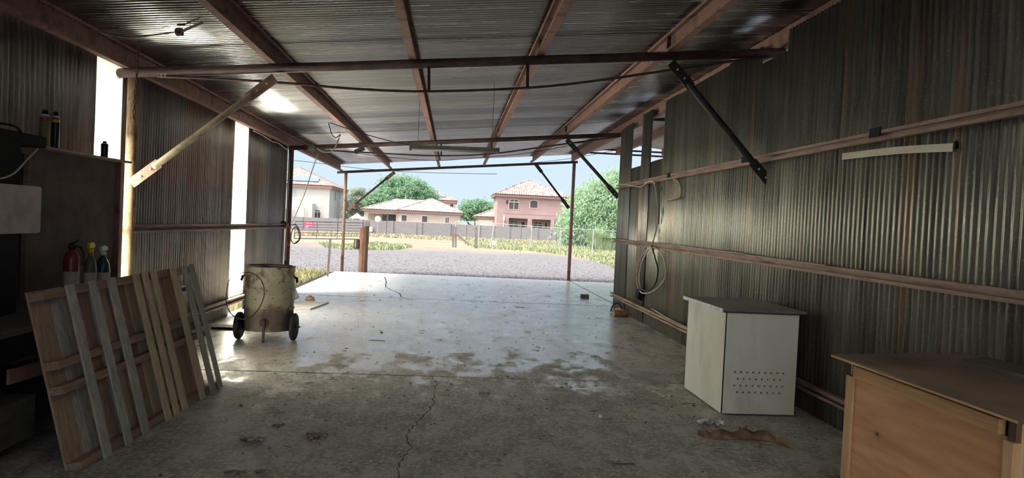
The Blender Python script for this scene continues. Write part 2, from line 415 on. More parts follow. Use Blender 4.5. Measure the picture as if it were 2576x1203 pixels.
# right wall with the two tall slots left open near its far end
b = MB()
rt = lambda y: zr(XR, y)-.11
z0 = lambda y: .0
Ys = dict(g1a=13.28, g1b=12.60, g2a=11.95, g2b=11.22)
cor_wall(b, XR, BACK, 7.02, rt, z0); cor_wall(b, XR, 7.02, 7.62, lambda y: zb(XR, y)-.065, z0, jit=0)
cor_wall(b, XR, 7.62, Ys['g2b'], rt, z0)
cor_wall(b, XR+.012, Ys['g2b']-.1, Ys['g2a']+.1, lambda y: 2.78, z0, jit=.004)
cor_wall(b, XR, Ys['g2a'], Ys['g1b'], rt, z0)
cor_wall(b, XR+.012, Ys['g1b']-.1, Ys['g1a']+.1, lambda y: 2.765, z0, jit=.004)
cor_wall(b, XR, Ys['g1a'], 14.24, lambda y: rt(y)-.05, z0)
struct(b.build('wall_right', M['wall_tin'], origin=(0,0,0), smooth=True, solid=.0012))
# left wall: solid sheets, with the two fibreglass sheets as windows
lt = lambda y: zb(XL, y)+.13
b = MB(); cor_wall(b, XL, BACK, 6.95, lt, z0); cor_wall(b, XL, 7.45, 11.10, lt, z0); cor_wall(b, XL, 11.84, 14.55, lt, z0)
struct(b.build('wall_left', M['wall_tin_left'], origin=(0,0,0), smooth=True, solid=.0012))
b = MB(); cor_wall(b, XL-.01, 6.88, 7.50, lt, lambda y: .12, jit=0)
struct(b.build('window_1', M['fiberglass'], origin=(0,0,0), smooth=True))
b = MB(); cor_wall(b, XL-.01, 11.05, 11.90, lt, lambda y: .27, jit=0)
struct(b.build('window_2', M['fiberglass'], origin=(0,0,0), smooth=True))

# neighbouring bay behind the right wall: its own low gable roof, seen through the slots
def zn(x, y):
    return (3.80+(x-3.62)*.18 if x < 5.5 else 4.138-(x-5.5)*.10) - .006*(y-20.9)
b = MB(); cor_roof(b, 3.66, 5.5, -2, 21.1, zn); cor_roof(b, 5.5, 11.5, -2, 21.1, zn)
M['roof_tin2'] = corrugated('pale_neighbour_roof_sheet', 1, (.45,.42,.38), (.62,.59,.54), .1, .1, .6, 'X')
o = b.build('neighbour_roof', M['roof_tin2'], origin=(0,0,0), smooth=True, solid=.0012)
tag(o, 'pale corrugated roof of the next bay, seen through the slots in the right wall', 'roof')

# ------------------------------------------------------------------ frame
def cchan(b, x, y0, y1, zfun, h=.20, fl=.07, side=1, t=.006):
    """C purlin: web at x, flanges towards side"""
    for (ya, yb) in ((y0, y1),):
        a = Vector((x, ya, zfun(x, ya)+h/2)); c = Vector((x, yb, zfun(x, yb)+h/2))
        b.bar(a, c, t, h)
        for s_, zz in ((1, h/2-t/2), (-1, -h/2+t/2)):
            b.bar(a+Vector((side*fl/2, 0, zz)), c+Vector((side*fl/2, 0, zz)), fl, t)
            b.bar(a+Vector((side*fl, 0, zz-s_*.012)), c+Vector((side*fl, 0, zz-s_*.012)), t, .03)
zp = lambda x, y: zb(x, y)+.045
names = [('far left roof purlin just right of the left eave channel', -1.93), ('second roof purlin from the left, above the hanging strip light', -.53),
         ('third roof purlin from the left, right of the image centre', .86), ('fourth roof purlin from the left, nearest the right wall', 2.25)]
for i, (lab, x) in enumerate(names):
    b = MB(); cchan(b, x, BACK, 20.95, zp, side=(-1 if i > 1 else 1))
    o = b.build('roof_purlin', M['rust']); tag(o, 'red-brown steel channel, '+lab, 'purlin', 'red-brown purlins under the roof')
    if i > 1 or i == 0:
        for yy in (7.4, 14.4):
            k = MB(); k.bar((x-.02, yy+.12, zp(x,yy)+.1), (x-.02, yy+.16, zp(x,yy)+.1), .05, .205); k.build('splice_clip', M['rust_dark'], o)
b = MB(); cchan(b, XL+.035, BACK, 20.98, zp, side=1, h=.215); o = b.build('eave_channel', M['rust']); tag(o, 'red-brown steel eave channel along the top of the left corrugated wall', 'purlin')
b = MB(); cchan(b, 3.42, BACK, 20.98, lambda x, y: zp(x, y)-.0, side=1); o = b.build('eave_channel', M['rust']); tag(o, 'red-brown steel eave channel along the top of the right corrugated wall', 'purlin')
for x, lab in ((4.75, 'red-brown purlin under the next bay roof, left of its ridge'), (6.15, 'red-brown purlin under the next bay roof, right of its ridge')):
    b = MB(); cchan(b, x, 2, 20.95, lambda x_, y: zn(x_, y)-.205, side=1); o = b.build('roof_purlin', M['rust']); tag(o, lab, 'purlin')

def tiebeam(Y, x0, x1, r, lab, parts=True):
    a = Vector((x0, Y, zb(x0, Y))); c = Vector((x1, Y, zb(x1, Y)))
    t = thing('tie_beam', lab, 'beam', (a+c)/2, 'sloping pipe beams across the shed')
    MB().tube([a, a.lerp(c, .5), c], r, 14).build('pipe', M['beam'] if False else M['rust_dark'], t, smooth=True)
    return t
beam1 = tiebeam(7.4, -3.42, 3.46, .048, 'thick rusty pipe beam nearest the camera, with a sagging rod under it')
k = MB()
for pxa, pya, pxb, pyb in ((398,187,398,193),(403,193,403,187),(403,187,408,193),(408,193,408,187),(412,187,418,187),(418,187,412,193),(412,193,419,193)):
    a_, c_ = at(pxa, pya, Y=7.345), at(pxb, pyb, Y=7.345); k.bar(a_, c_, .004, .006, (0,1,0))
k.build('chalk_marks', mat('chalk', (.6,.58,.52), rough=.9), beam1)
beam2 = tiebeam(14.4, -3.32, 3.40, .046, 'dark pipe beam above the strip light, where the side walls end')
beam3 = tiebeam(20.9, -3.42, 3.60, .038, 'farthest pipe beam against the sky, at the open end')
def rodpart(parent, Y, pts, r, struts):
    P = smooth_pts([at(x, y, Y=Y) for x, y in pts], 6); MB().tube(P, r, 8).build('tension_rod', M['rust_dark'], parent, smooth=True)
    for (x, ya, yb) in struts:
        MB().bar(at(x, ya, Y=Y), at(x, yb, Y=Y), .03, .03, (0,1,0)).build('strut', M['black_metal'], parent)
rodpart(beam1, 7.38, [(395,192),(510,197),(649,204),(742,211),(900,224),(1080,230),(1327,221),(1500,203),(1660,180),(1865,151),(1960,141)], .013, [(1079,168,229),(1327,158,221)])
rodpart(beam2, 14.36, [(765,377),(830,379),(1000,388),(1110,392),(1237,387),(1400,365),(1560,344)], .016, [(1110,360,392),(1237,354,387)])

def post(px_top, px_bot, Y, z1, r, matl, lab, X=None, z0_=0.0):
    a = Vector((X, Y, z0_)); c = Vector((X, Y, z1))
    t = thing('pipe_post', lab, 'post', a, None)
    MB().tube([a, a.lerp(c, .5), c], r, 16).build('pipe', matl, t, smooth=True)
    MB().box((X-r*1.7, Y-r*1.7, z0_), (X+r*1.7, Y+r*1.7, z0_+.012)).build('foot_plate', M['rust_dark'], t)
    return t
p1 = post(0, 0, 7.46, zb(-3.3, 7.4)-.03, .052, M['rust_post'], 'rusty orange-brown pipe post on the left between the bright panel and the corrugated sheets', X=-3.275)
p2 = post(0, 0, 14.45, zb(-3.3, 14.4)-.03, .052, M['rust_dark'], 'dark pipe post at the far end of the left wall', X=-3.28)
pL = at(866, 682, Z=0); pR = at(1428, 700, Z=0)
p3 = post(0, 0, 20.9, zb(-3.17, 20.9)-.03, .045, M['rust_post'], 'rusty pipe post at the open end, standing on the left', X=-3.17, z0_=-.05)
p4 = post(0, 0, 20.9, zb(3.50, 20.9)-.03, .05, M['rust'], 'red-brown pipe post at the open end, standing on the right', X=3.50, z0_=-.05)
for X_, Y_ in ((3.46, 7.4), (3.46, 14.42)):
    t = post(0, 0, Y_, zb(3.44, Y_)-.03, .05, M['rust_dark'], 'dark pipe post just outside the right wall under the '+('nearest' if Y_ < 10 else 'second')+' beam', X=X_)

def brace(Y, p, q, r, lab, matl, plates=((0, 1), (0, 1)), pw=.10):
    a, c = at(*p, Y=Y), at(*q, Y=Y); d = (c-a).normalized(); L = (c-a).length
    t = thing('diagonal_brace', lab, 'brace', a, 'diagonal pipe braces under the beams')
    pl = min(.34, L*.2)
    a2, c2 = a+d*pl*.8, c-d*pl*.8
    MB().tube([a2, a2+d*.03, c2-d*.03, c2], [r*.8, r, r, r*.8], 12).build('pipe', matl, t, smooth=True)
    for e0, e1 in ((a, a+d*pl), (c-d*pl, c)):
        g = MB(); g.bar(e0, e1, pw, .012, (0, 1, 0)); 
        k = g.build('end_plate', M['rust'] if matl != M['black_metal'] else M['black_metal'], t)
        for s_ in (.35, .7):
            q_ = e0.lerp(e1, s_)+Vector((0, -.006, 0)); MB().lathe([(.012, -.012), (.012, .004)], q_, 6, 'Y').build('bolt', M['bolt'], k)
    return t
M['bolt'] = mat('zinc_bolt', (.55,.52,.42), rough=.4, metal=.3)
M['brace'] = mat('grimy_brace_pipe', (.10,.075,.05), (.28,.24,.17), 3, (1,1,1), .6, .1, .1, (.20,.165,.115))
brace(7.36, (330,462), (692,196), .034, 'grey-brown pipe brace rising from the near left post to the nearest beam', M['brace'])
brace(7.36, (1943,468), (1688,157), .036, 'black pipe brace falling from the nearest beam to the right wall', M['black_metal'])
brace(14.36, (1556,497), (1426,351), .034, 'dark pipe brace from the second beam to the end of the right wall', M['black_metal'])
brace(20.86, (875,528), (993,433), .03, 'thin rusty brace at the open end, rising from the left post', M['rust_dark'])
brace(20.86, (1431,524), (1346,411), .03, 'thin dark brace at the open end, rising from the right post', M['black_metal'])
# empty bracket left on the second beam
a, c = at(893, 383, Y=14.33), at(917, 372, Y=14.33)
o = MB().bar(a, c, .09, .02, (0,1,0)).build('brace_bracket', M['black_metal']); tag(o, 'empty dark bracket plate hanging from the second beam, left of the strip light', 'bracket')

# trusses of the next bay
for z_, y_, lab in ((3.94, 20.9, 'upper thin pipe across the open end of the next bay'), (3.82, 20.9, 'lower thin pipe across the open end of the next bay')):
    o = MB().tube([(3.66, y_, z_), (7.5, y_, z_+.01), (11.4, y_, z_)], .028, 10).build('truss_chord', M['rust_dark'], smooth=True); tag(o, lab, 'beam')
for y_ in (14.4,):
    o = MB().tube([(3.66, y_, 3.90), (11.4, y_, 3.92)], .035, 10).build('truss_chord', M['rust_dark'], smooth=True); tag(o, 'dark pipe beam of the next bay glimpsed through the nearer slot', 'beam')

# ------------------------------------------------------------------ wall rails (girts)
def rail(X, zz0, zz1, y0, y1, lab, side, h=.075, d=.05, matl=None):
    b = MB(); a = Vector((X+side*d/2, y0, zz0)); c = Vector((X+side*d/2, y1, zz1))
    b.bar(a+Vector((-side*d/2, 0, 0)), c+Vector((-side*d/2, 0, 0)), .006, h)
    b.bar(a+Vector((0, 0, h/2)), c+Vector((0, 0, h/2)), d, .006)
    b.bar(a+Vector((0, 0, -h/2)), c+Vector((0, 0, -h/2)), d, .006)
    b.bar(a+Vector((side*d/2, 0, h/2-.012)), c+Vector((side*d/2, 0, h/2-.012)), .006, .024)
    b.bar(a+Vector((side*d/2, 0, -h/2+.012)), c+Vector((side*d/2, 0, -h/2+.012)), .006, .024)
    o = b.build('wall_rail', matl or M['rust_rail']); tag(o, lab, 'rail'); return o
xi = XR-.011
r1 = rail(xi, 2.42, 2.45, BACK, 14.2, 'rusty steel rail along the right wall, highest of its three', -1)
r2 = rail(xi, 1.30, 1.365, BACK, 14.35, 'rusty steel rail along the right wall at waist height, middle of its three', -1)
r3 = rail(xi, .23, .255, BACK, 14.3, 'rusty steel rail along the right wall near the floor, lowest of its three', -1)
for y_ in (5.25, 7.75, 10.6): MB().box((xi-.065, y_, 2.43), (xi-.052, y_+.14, 2.50)).build('black_clip', M['dark'], r1)
xo = XL+.011
rail(xo, 1.37, 1.345, 7.52, 14.7, 'brown steel rail across the left wall at waist height, behind the drum', 1, .085)
rail(xo, .235, .2, 7.52, 12.6, 'brown steel rail across the left wall near the floor, running under the bright panel', 1, .08)
rail(xo, 1.37, 1.36, BACK, 7.38, 'dark steel rail on the left wall behind the pegboard', 1, .08)
# bent grey conduit lying on the middle rail
o = MB().tube(smooth_pts([(xi-.03, 12.2, 1.41), (xi-.03, 9, 1.395), (xi-.03, 7.9, 1.395), (xi-.035, 7.6, 1.385), (xi-.03, 6.0, 1.375)], 4), .009, 8).build('conduit', M['cable_grey'], smooth=True)
tag(o, 'thin grey conduit resting on the middle rail of the right wall', 'conduit')
o = MB().tube(smooth_pts([(xi-.03, 11.3, .33), (xi-.03, 10.6, .30), (xi-.03, 9.9, .285), (xi-.03, 7.4, .28)], 4), .012, 8).build('conduit', M['cable_grey'], smooth=True)
tag(o, 'pale bent pipe lying on the lowest rail of the right wall behind the white cabinet', 'conduit')
# small flat metal sheet stuck on the end of the middle rail
pp = at(1548, 602, Y=14.3); o = MB().box((pp.x-.28, 14.2, pp.z-.004), (pp.x+.15, 14.5, pp.z+.004)).build('metal_scrap', M['wall_tin']); tag(o, 'flat grey metal scrap on the far end of the middle right rail', 'scrap')

# white batten on the right wall
a, c = at(2119, 394, X=XR-.03), at(2396, 371, X=XR-.05); mid = a.lerp(c, .55)+Vector((0, 0, .012))
b = MB(); P = smooth_pts([a, mid, c], 5)
for i in range(len(P)-1): b.bar(P[i], P[i+1], .006, .055)
M['batten'] = mat('cream_painted_batten', (.62,.58,.48), (.78,.75,.66), 3, (1,.4,4), .6)
o = b.build('wall_batten', M['batten']); tag(o, 'long cream strip fixed aslant on the right corrugated wall below the top rail', 'batten')
k = MB().tube([c+Vector((.03,0,0)), c+Vector((-.01,-.05,.03))], .012, 8).build('black_hook', M['dark'], o)

# ------------------------------------------------------------------ white cabinet with black-edged top
M['cab'] = mat('dirty_white_board', (.60,.60,.54), (.76,.76,.70), 2.5, (1,1,.4), .55, 0, .03, (.70,.70,.64), detail=7)
M['cab_top'] = mat('grey_laminate', (.13,.13,.135), (.20,.20,.205), 6, rough=.42)
M['alu'] = mat('scuffed_metal_edge', (.30,.31,.33), (.62,.64,.66), 14, (1,3,1), .45, .4)
cx0, cx1, cy0, cy1, cz1 = 2.445, 3.125, 6.09, 7.10, .915
t = thing('white_cabinet', 'white laminated cabinet with a grey top and rows of air holes, against the right wall', 'cabinet', ((cx0+cx1)/2, (cy0+cy1)/2, 0))
# front panel with drilled holes: punched grid
def holed_panel(b, x0, x1, z0_, z1_, y, rows, r):
    """panel in the XZ plane with square-ringed round holes"""
    cells = []; xs = sorted(set([x0, x1]+[p for row in rows for (hx, hz_) in row for p in (hx-r*1.6, hx+r*1.6)])); 
    zs = sorted(set([z0_, z1_]+[p for row in rows for (hx, hz_) in row for p in (hz_-r*1.6, hz_+r*1.6)]))
    holes = [h for row in rows for h in row]
    # bands by row
    zprev = z0_
    for row in sorted(rows, key=lambda q: q[0][1]):
        hz_ = row[0][1]; za, zb_ = hz_-r*1.6, hz_+r*1.6
        b.add([(x0,y,zprev),(x1,y,zprev),(x1,y,za),(x0,y,za)], [(0,1,2,3)])
        xp = x0
        for hx, _ in sorted(row):
            xa, xb = hx-r*1.6, hx+r*1.6
            b.add([(xp,y,za),(xa,y,za),(xa,y,zb_),(xp,y,zb_)], [(0,1,2,3)])
            n = 16; out_ = []; inn = []
            for k in range(n):
                an = 2*PI*(k+.5)/n; cx_, sz_ = math.cos(an), math.sin(an); m_ = max(abs(cx_), abs(sz_))
                out_.append((hx+cx_/m_*r*1.6, y, hz_+sz_/m_*r*1.6)); inn.append((hx+cx_*r, y, hz_+sz_*r))
            inb = [(p[0], y+.016, p[2]) for p in inn]
            o_ = len(b.v); b.v += [Vector(p) for p in out_+inn+inb]
            for k in range(n):
                k2 = (k+1) % n; b.f += [(o_+k, o_+k2, o_+n+k2, o_+n+k), (o_+n+k, o_+n+k2, o_+2*n+k2, o_+2*n+k)]
            # square corners
            for sx in (-1, 1):
                for sz in (-1, 1):
                    pass
            xp = xb
        b.add([(xp,y,za),(x1,y,za),(x1,y,zb_),(xp,y,zb_)], [(0,1,2,3)])
        zprev = zb_
    b.add([(x0,y,zprev),(x1,y,zprev),(x1,y,z1_),(x0,y,z1_)], [(0,1,2,3)])
rows = []
for ri, zz in enumerate((.385, .325, .265, .205)):
    sh = 0 if ri % 2 == 0 else .028
    rows.append([(cx0+.115+sh+i*.056, zz) for i in range(9 if ri % 2 == 0 else 8)])
b = MB(); holed_panel(b, cx0+.004, cx1, .012, cz1, cy0, rows, .0085)
b.box((cx0+.02, cy0+.016, .012), (cx1-.0, cy0+.020, .03))
b.build('front_panel', M['cab'], t)
MB().box((cx0+.03, cy0+.06, .02), (cx1-.03, cy1-.03, cz1-.02)).build('dark_interior', M['dark'], t)
b = MB(); b.box((cx0, cy0, .012), (cx0+.016, cy1, cz1)); b.build('side_panel', M['cab'], t, bevel=.002)
MB().box((cx1-.016, cy0+.001, .012), (cx1, cy1, cz1)).build('side_panel', M['cab'], t)
MB().box((cx0, cy1-.016, .012), (cx1, cy1, cz1)).build('back_panel', M['cab'], t)
for x_ in (cx0+.08, cx1-.08): MB().box((x_-.03, cy0+.03, 0), (x_+.03, cy0+.10, .02)).build('foot', M['dark'], t)
b = MB(); b.box((cx0-.035, cy0-.03, cz1+.012), (cx1+.055, cy1+.04, cz1+.034)); k = b.build('cabinet_top', M['cab_top'], t, bevel=.003)
MB().box((cx0-.042, cy0-.03, cz1+.002), (cx0-.034, cy1+.04, cz1+.036)).build('metal_edging', M['alu'], k)
MB().box((cx0-.02, cy0-.02, cz1), (cx1+.04, cy1+.03, cz1+.0119)).build('wooden_batten', M['old_wood'], t)

# ------------------------------------------------------------------ plywood crate bottom right
px0, px1, py0, py1, pz = 2.30, 3.22, 2.68, 3.96, .93
t = thing('plywood_crate', 'large plywood crate with pine studs and a dirty lid, in the bottom right corner', 'crate', ((px0+px1)/2, (py0+py1)/2, 0))
MB().box((px0+.035, py0+.04, .02), (px0+.047, py1-.03, pz-.10)).build('side_panel', M['ply'], t)
MB().box((px0+.02, py0+.03, .02), (px1-.02, py0+.042, pz-.03)).build('front_panel', M['old_wood'], t)
MB().box((px0+.05, py1-.04, .02), (px1-.02, py1-.028, pz-.03)).build('back_panel', M['ply'], t)
MB().box((px1-.03, py0+.04, .02), (px1-.018, py1-.04, pz-.03)).build('side_panel', M['ply'], t)
MB().box((px0+.02, py1-.10, 0), (px0+.055, py1-.03, pz-.10)).build('stud', M['pine'], t, bevel=.002)
MB().box((px0+.01, py0+.0, 0), (px0+.045, py0+.055, pz-.11)).build('stud', M['pine'], t, bevel=.002)
MB().box((px0+.046, py0+.0, 0), (px0+.085, py0+.04, pz-.03)).build('stud', M['pine'], t, bevel=.002)
MB().box((px0+.0, py0+.07, pz-.095), (px0+.034, py1-.13, pz-.03)).build('top_rail', M['pine_y'], t, bevel=.002)
MB().box((px0+.036, py0+.05, 0), (px0+.07, py1-.1, .09)).build('bottom_rail', M['pine_y'], t, bevel=.002)
b = MB(); L_ = []
n = 8
for i in range(n+1):
    s_ = i/n; y_ = 2.617+(4.013-2.617)*s_; yr = y_+.225; warp = .012*math.sin(s_*PI)
    b.v += [Vector((px0-.03, y_, pz-.012+warp)), Vector((px1+.07, yr, pz-.012)), Vector((px1+.07, yr, pz)), Vector((px0-.03, y_, pz+warp))]
    if i:
        o_ = (i-1)*4
        for a_, c_ in ((0,1),(1,2),(2,3),(3,0)): b.f.append((o_+a_, o_+c_, o_+4+c_, o_+4+a_))
b.f += [(0,1,2,3), (n*4, n*4+1, n*4+2, n*4+3)]
lid = b.build('lid', M['ply_lid'], t)
MB().box((px0-.033, 2.617, pz-.013), (px0-.0305, 4.013, pz-.002)).build('lid_edge', M['pine_y'], lid)
# dark board lying on the lid
a = at(2440, 912, Z=pz); 
o = MB().obox((3.06, 3.38, pz+.0185), (-.03, .46, 0), (.13, .06, 0), (0, 0, .018)).build('board', M['old_wood']); tag(o, 'dark narrow board lying on the plywood crate lid by the wall', 'board')

# ------------------------------------------------------------------ pallet
BL, BR = Vector((-2.146, 4.435, 0)), Vector((-2.028, 6.667, 0))
TLp = Vector((-2.415, 4.435, 1.091)); TRp = Vector((-2.327, 6.667, 1.105))
t = thing('wooden_pallet', 'long weathered wooden pallet leaning against the workbench on the left', 'pallet', (BL+BR)/2)
def pl(u, v, w_):   # u along bottom 0..1, v up 0..1, w depth behind the front face
    p = BL.lerp(BR, u).lerp(TLp.lerp(TRp, u), v); nrm = (BR-BL).cross(TLp-BL).normalized()
    if nrm.x > 0: nrm = -nrm
    return p + nrm*w_
def pboard(u0, u1, v0, v1, w0, w1):
    b = MB(); c = [pl(u, v, w_) for w_ in (w0, w1) for (u, v) in ((u0, v0), (u1, v0), (u1, v1), (u0, v1))]
    return b.add(c, [(0,3,2,1),(4,5,6,7),(0,1,5,4),(1,2,6,5),(2,3,7,6),(3,0,4,7)])
def ux(x):
    y = 1185+(970-1185)*(x-215)/350.0; p = at(x, y, Z=0); return (p.y-BL.y)/(BR.y-BL.y)
sl = [(266,285,'pallet_grey'),(321,337,'pallet_grey'),(362,379,'pallet_grey'),(420,433,'pallet_new'),(442,454,'pallet_new'),(463,475,'pallet_new'),(507,518,'pallet_new'),(533,544,'pallet_grey'),(553,562,'pallet_grey')]
for i, (xa, xb, mk) in enumerate(sl):
    u0, u1 = ux(xa), ux(xb); sk = random.uniform(-.004, .004)
    o = pboard(u0+sk, u1+sk, -.004, 1.005, 0, .014).build('front_slat', M[mk], t, bevel=.002)
for v0 in (.01, .43, .565, .945):
    pboard(0.0, 1.0, v0, v0+.045, .0175, .105).build('stringer', M['stringer'], t, bevel=.002)
bx = 0.0; i = 0
widths = [.085, .028, .040, .055, .058, .030, .062, .05, .057, .056, .03, .055, .06, .06, .055, .05, .03, .05]
while bx < .93 and i < len(widths):
    g = widths[i]; mk = random.choice(['pallet_brown', 'pallet_brown', 'pallet_new', 'pallet_grey'])
    pboard(bx, min(bx+g, .955), 0, 1, .1055, .120).build('back_slat', M[mk], t, bevel=.0015); bx += g+random.choice([.003, .004, .003, .008]); i += 1
# ------------------------------------------------------------------ burn barrel on wheels
M['drum'] = None
def drum_mat():
    m_, tr_, b_ = nodes('peeling_cream_drum')
    n1 = noise_node(tr_, 3.2, (1,1,.8), 8, .7); n2 = noise_node(tr_, 26, (1,1,1), 4, .6); n3 = noise_node(tr_, 1.6, (1,1,1.6), 5, .6, loc=(2,3,4))
    base = rampn(tr_, n3.outputs[0], [(.35, (.34,.31,.22)), (.65, (.50,.48,.37))]).outputs[0]
    base = mixc(tr_, mapr(tr_, n1.outputs[0], .50, .58, 0, .9), base, (.12,.075,.055))
    base = mixc(tr_, mapr(tr_, n2.outputs[0], .60, .66, 0, .9), base, (.06,.035,.025))
    c = tr_.nodes.new('ShaderNodeTexCoord'); sp = tr_.nodes.new('ShaderNodeSeparateXYZ'); tr_.links.new(c.outputs['Object'], sp.inputs[0])
    zz = mth(tr_, 'ADD', sp.outputs['Z'], mth(tr_, 'MULTIPLY', n3.outputs[0], .5))
    band = mth(tr_, 'MULTIPLY', mapr(tr_, zz, .40, .43), mapr(tr_, zz, .68, .62))
    base = mixc(tr_, mth(tr_, 'MULTIPLY', band, .82), base, (.13,.095,.085))
    tr_.links.new(base, b_.inputs['Base Color']); b_.inputs['Roughness'].default_value = .6; b_.inputs['Metallic'].default_value = .15
    bump(tr_, b_, n2.outputs[0], .15, .004); return m_
M['drum'] = drum_mat()
DC = Vector((-2.29, 9.22, 0)); dz0, dz1, dr = .125, .93, .300
t = thing('wheeled_drum', 'rusty cream steel drum on two wheels and a front leg, by the left wall', 'drum', DC)
H_ = dz1-dz0
prof = [(dr-.012, dz0+.012), (dr, dz0), (dr+.004, dz0+.01), (dr, dz0+.02)]
for s_ in (.34, .67):
    z_ = dz0+H_*s_; prof += [(dr, z_-.018), (dr+.011, z_-.006), (dr+.011, z_+.006), (dr, z_+.018)]
prof += [(dr, dz1-.015), (dr+.008, dz1-.008), (dr+.006, dz1), (dr-.006, dz1), (dr-.010, dz1-.02), (dr-.010, dz0+.03)]
MB().lathe(prof, DC, 64, capb=True, capt=True).build('barrel', M['drum'], t, smooth='auto')
MB().lathe([(dr+.002, dz1-.012), (dr+.009, dz1-.006), (dr+.007, dz1+.002), (dr-.004, dz1+.003), (dr-.011, dz1-.016)], DC, 64, capb=False, capt=False).build('rim', M['rust_dark'], t, smooth=True)
MB().lathe([(dr-.012, dz0+.05), (dr-.012, dz1-.03)], DC, 48, capb=True, capt=False).build('lining', M['dark'], t, smooth=True)
wl, wr = Vector((-2.62, 9.10, .172)), Vector((-1.955, 9.14, .172))
MB().tube([wl+Vector((-.06,0,0)), wr+Vector((.08,0,0))], .009, 8).build('axle', M['black_metal'], t)
for wc in (wl, wr):
    k = MB().lathe([(.10,-.022),(.155,-.03),(.17,-.018),(.172,0),(.17,.018),(.155,.03),(.10,.022)], wc, 40, 'X').build('wheel', M['rubber'], t, smooth=True)
    MB().lathe([(.035,-.04),(.035,.04)], wc, 16, 'X').build('hub', M['rust_dark'], k)
MB().bar((DC.x+.02, DC.y-dr-.012, 0.0), (DC.x+.02, DC.y-dr-.012, .30), .025, .03, (0,1,0)).build('leg', M['rust_dark'], t)
MB().lathe([(.055,-.003),(.06,.006)], (DC.x+.02, DC.y-dr-.0, .24), 20, 'Y').build('weld_plate', M['rust_dark'], t)
for s_ in (-1, 1):
    MB().tube([(DC.x+s_*(dr-.005), DC.y-.02, dz1-.13), (DC.x+s_*(dr+.05), DC.y-.03, dz1-.15)], .014, 8).build('handle_stub', M['rust_dark'], t)
    MB().tube([(DC.x+s_*(dr+.035), DC.y-.03, dz1-.145), (DC.x+s_*(dr+.045), DC.y-.05, dz1-.20)], .016, 8).build('grip', M['dark'], t)
MB().prism([(DC.x+dr-.02, DC.y-.05, .62), (DC.x+dr+.03, DC.y-.05, .66), (DC.x+dr+.085, DC.y-.05, .54), (DC.x+dr-.02, DC.y-.05, .49)], (0,.01,0)).build('side_flap', M['alu'], t)
ringp = [at(x, y, Y=8.83) for x, y in [(618,686),(596,690),(577,705),(570,735),(570,765),(582,790),(604,803),(630,798),(652,775),(664,745),(662,715),(648,695),(630,686),(618,686)]]
o = MB().tube(smooth_pts(ringp, 5), .006, 6).build('wire_hoop', M['rust_dark'], t, smooth=True)

# ------------------------------------------------------------------ workbench and pegboard, left
M['peg'] = mat('brown_pegboard', (.085,.062,.055), (.14,.105,.095), 4, rough=.8, bmp=.1)
M['bench'] = wood('grimy_bench_top', (.035,.03,.026), (.065,.057,.048), (.10,.088,.075), axis=1)
t = thing('workbench', 'dark grimy workbench along the left wall behind the pallet', 'workbench', (-3.0, 4.9, 0))
bz = .87
MB().box((-3.30, 2.6, bz-.04), (-2.49, 7.0, bz)).build('bench_top', M['bench'], t, bevel=.004)
for y_ in (2.65, 4.2, 5.6, 6.85):
    for x_ in (-3.28, -2.68): MB().box((x_, y_-.04, 0), (x_+.08, y_+.04, bz-.04)).build('leg', M['old_wood'], t)
MB().box((-3.3, 2.65, .10), (-2.72, 6.85, .125)).build('lower_shelf', M['old_wood'], t)
fr = MB(); fr.box((-2.70, 4.25, .58), (-2.665, 4.30, .80)); fr.box((-2.70, 4.25, .79), (-2.665, 5.3, .82)); k = fr.build('drawer_frame', M['old_wood'], t)
MB().box((-3.2, 4.32, .60), (-2.72, 5.25, .78)).build('drawer', M['dark'], t)
# pegboard
t = thing('pegboard', 'brown pegboard with a ledge on top standing on the workbench, left', 'pegboard', (-3.2, 6.2, bz))
pbx = -3.20
b = MB()
MB().box((pbx, 5.50, bz+.001), (pbx+.012, 6.98, 2.01)).build('board', M['peg'], t)
# rows of holes as small recessed dots
b = MB()
for i in range(52):
    for j in range(40):
        y_ = 5.53+i*.0275; z_ = .91+j*.0272; r_ = .0035
        b.add([(pbx+.0124, y_-r_, z_), (pbx+.0124, y_, z_+r_), (pbx+.0124, y_+r_, z_), (pbx+.0124, y_, z_-r_)], [(0,1,2,3)])
h = b.build('peg_holes', M['dark'], t); h['kind'] = 'stuff'
MB().box((pbx-.02, 5.55, 2.01), (pbx+.14, 7.0, 2.028)).build('top_ledge', M['ledge'] if 'ledge' in M else mat('dusty_ledge', (.24,.19,.165), (.33,.28,.25), 5, rough=.8), t)
MB().box((pbx-.0, 6.98, bz+.001), (pbx+.05, 7.0, 2.01)).build('end_batten', M['rust'], t)
MB().box((pbx+.0125, 5.50, bz+.001), (pbx+.03, 5.56, 1.96)).build('end_batten', M['old_wood'], t)

# dark wall cabinet with the white-ish panel in front, far left
t = thing('tool_cabinet', 'black open cabinet standing on the workbench at the left edge', 'cabinet', (-3.05, 4.1, bz))
MB().box((-3.28, 3.2, bz+.001), (-2.84, 4.90, 1.99)).build('body', M['dark'], t, bevel=.006)
pm = mat('blotchy_pinkish_panel', (.34,.27,.25), (.44,.37,.345), 5, rough=.6, c3=(.50,.42,.40))
a0 = at(105, 470, X=-2.78); a1 = at(103, 586, X=-2.78); z1_, z2_ = a1.z, a0.z; ye = a0.y; ys_ = 3.5; rr = .02
poly = [(-2.78, ys_, z1_)] + [(-2.78, ye-rr+rr*math.cos(q), z1_+rr+rr*math.sin(q)) for q in (-PI/2, -PI/4, 0)] + [(-2.78, ye-rr+rr*math.cos(q), z2_-rr+rr*math.sin(q)) for q in (0, PI/4, PI/2)] + [(-2.78, ys_, z2_)]
sheet = MB().prism(poly, (-.012, 0, 0)).build('plastic_panel', pm); tag(sheet, 'pale pinkish rounded panel fixed in front of the black cabinet at the left edge', 'panel')
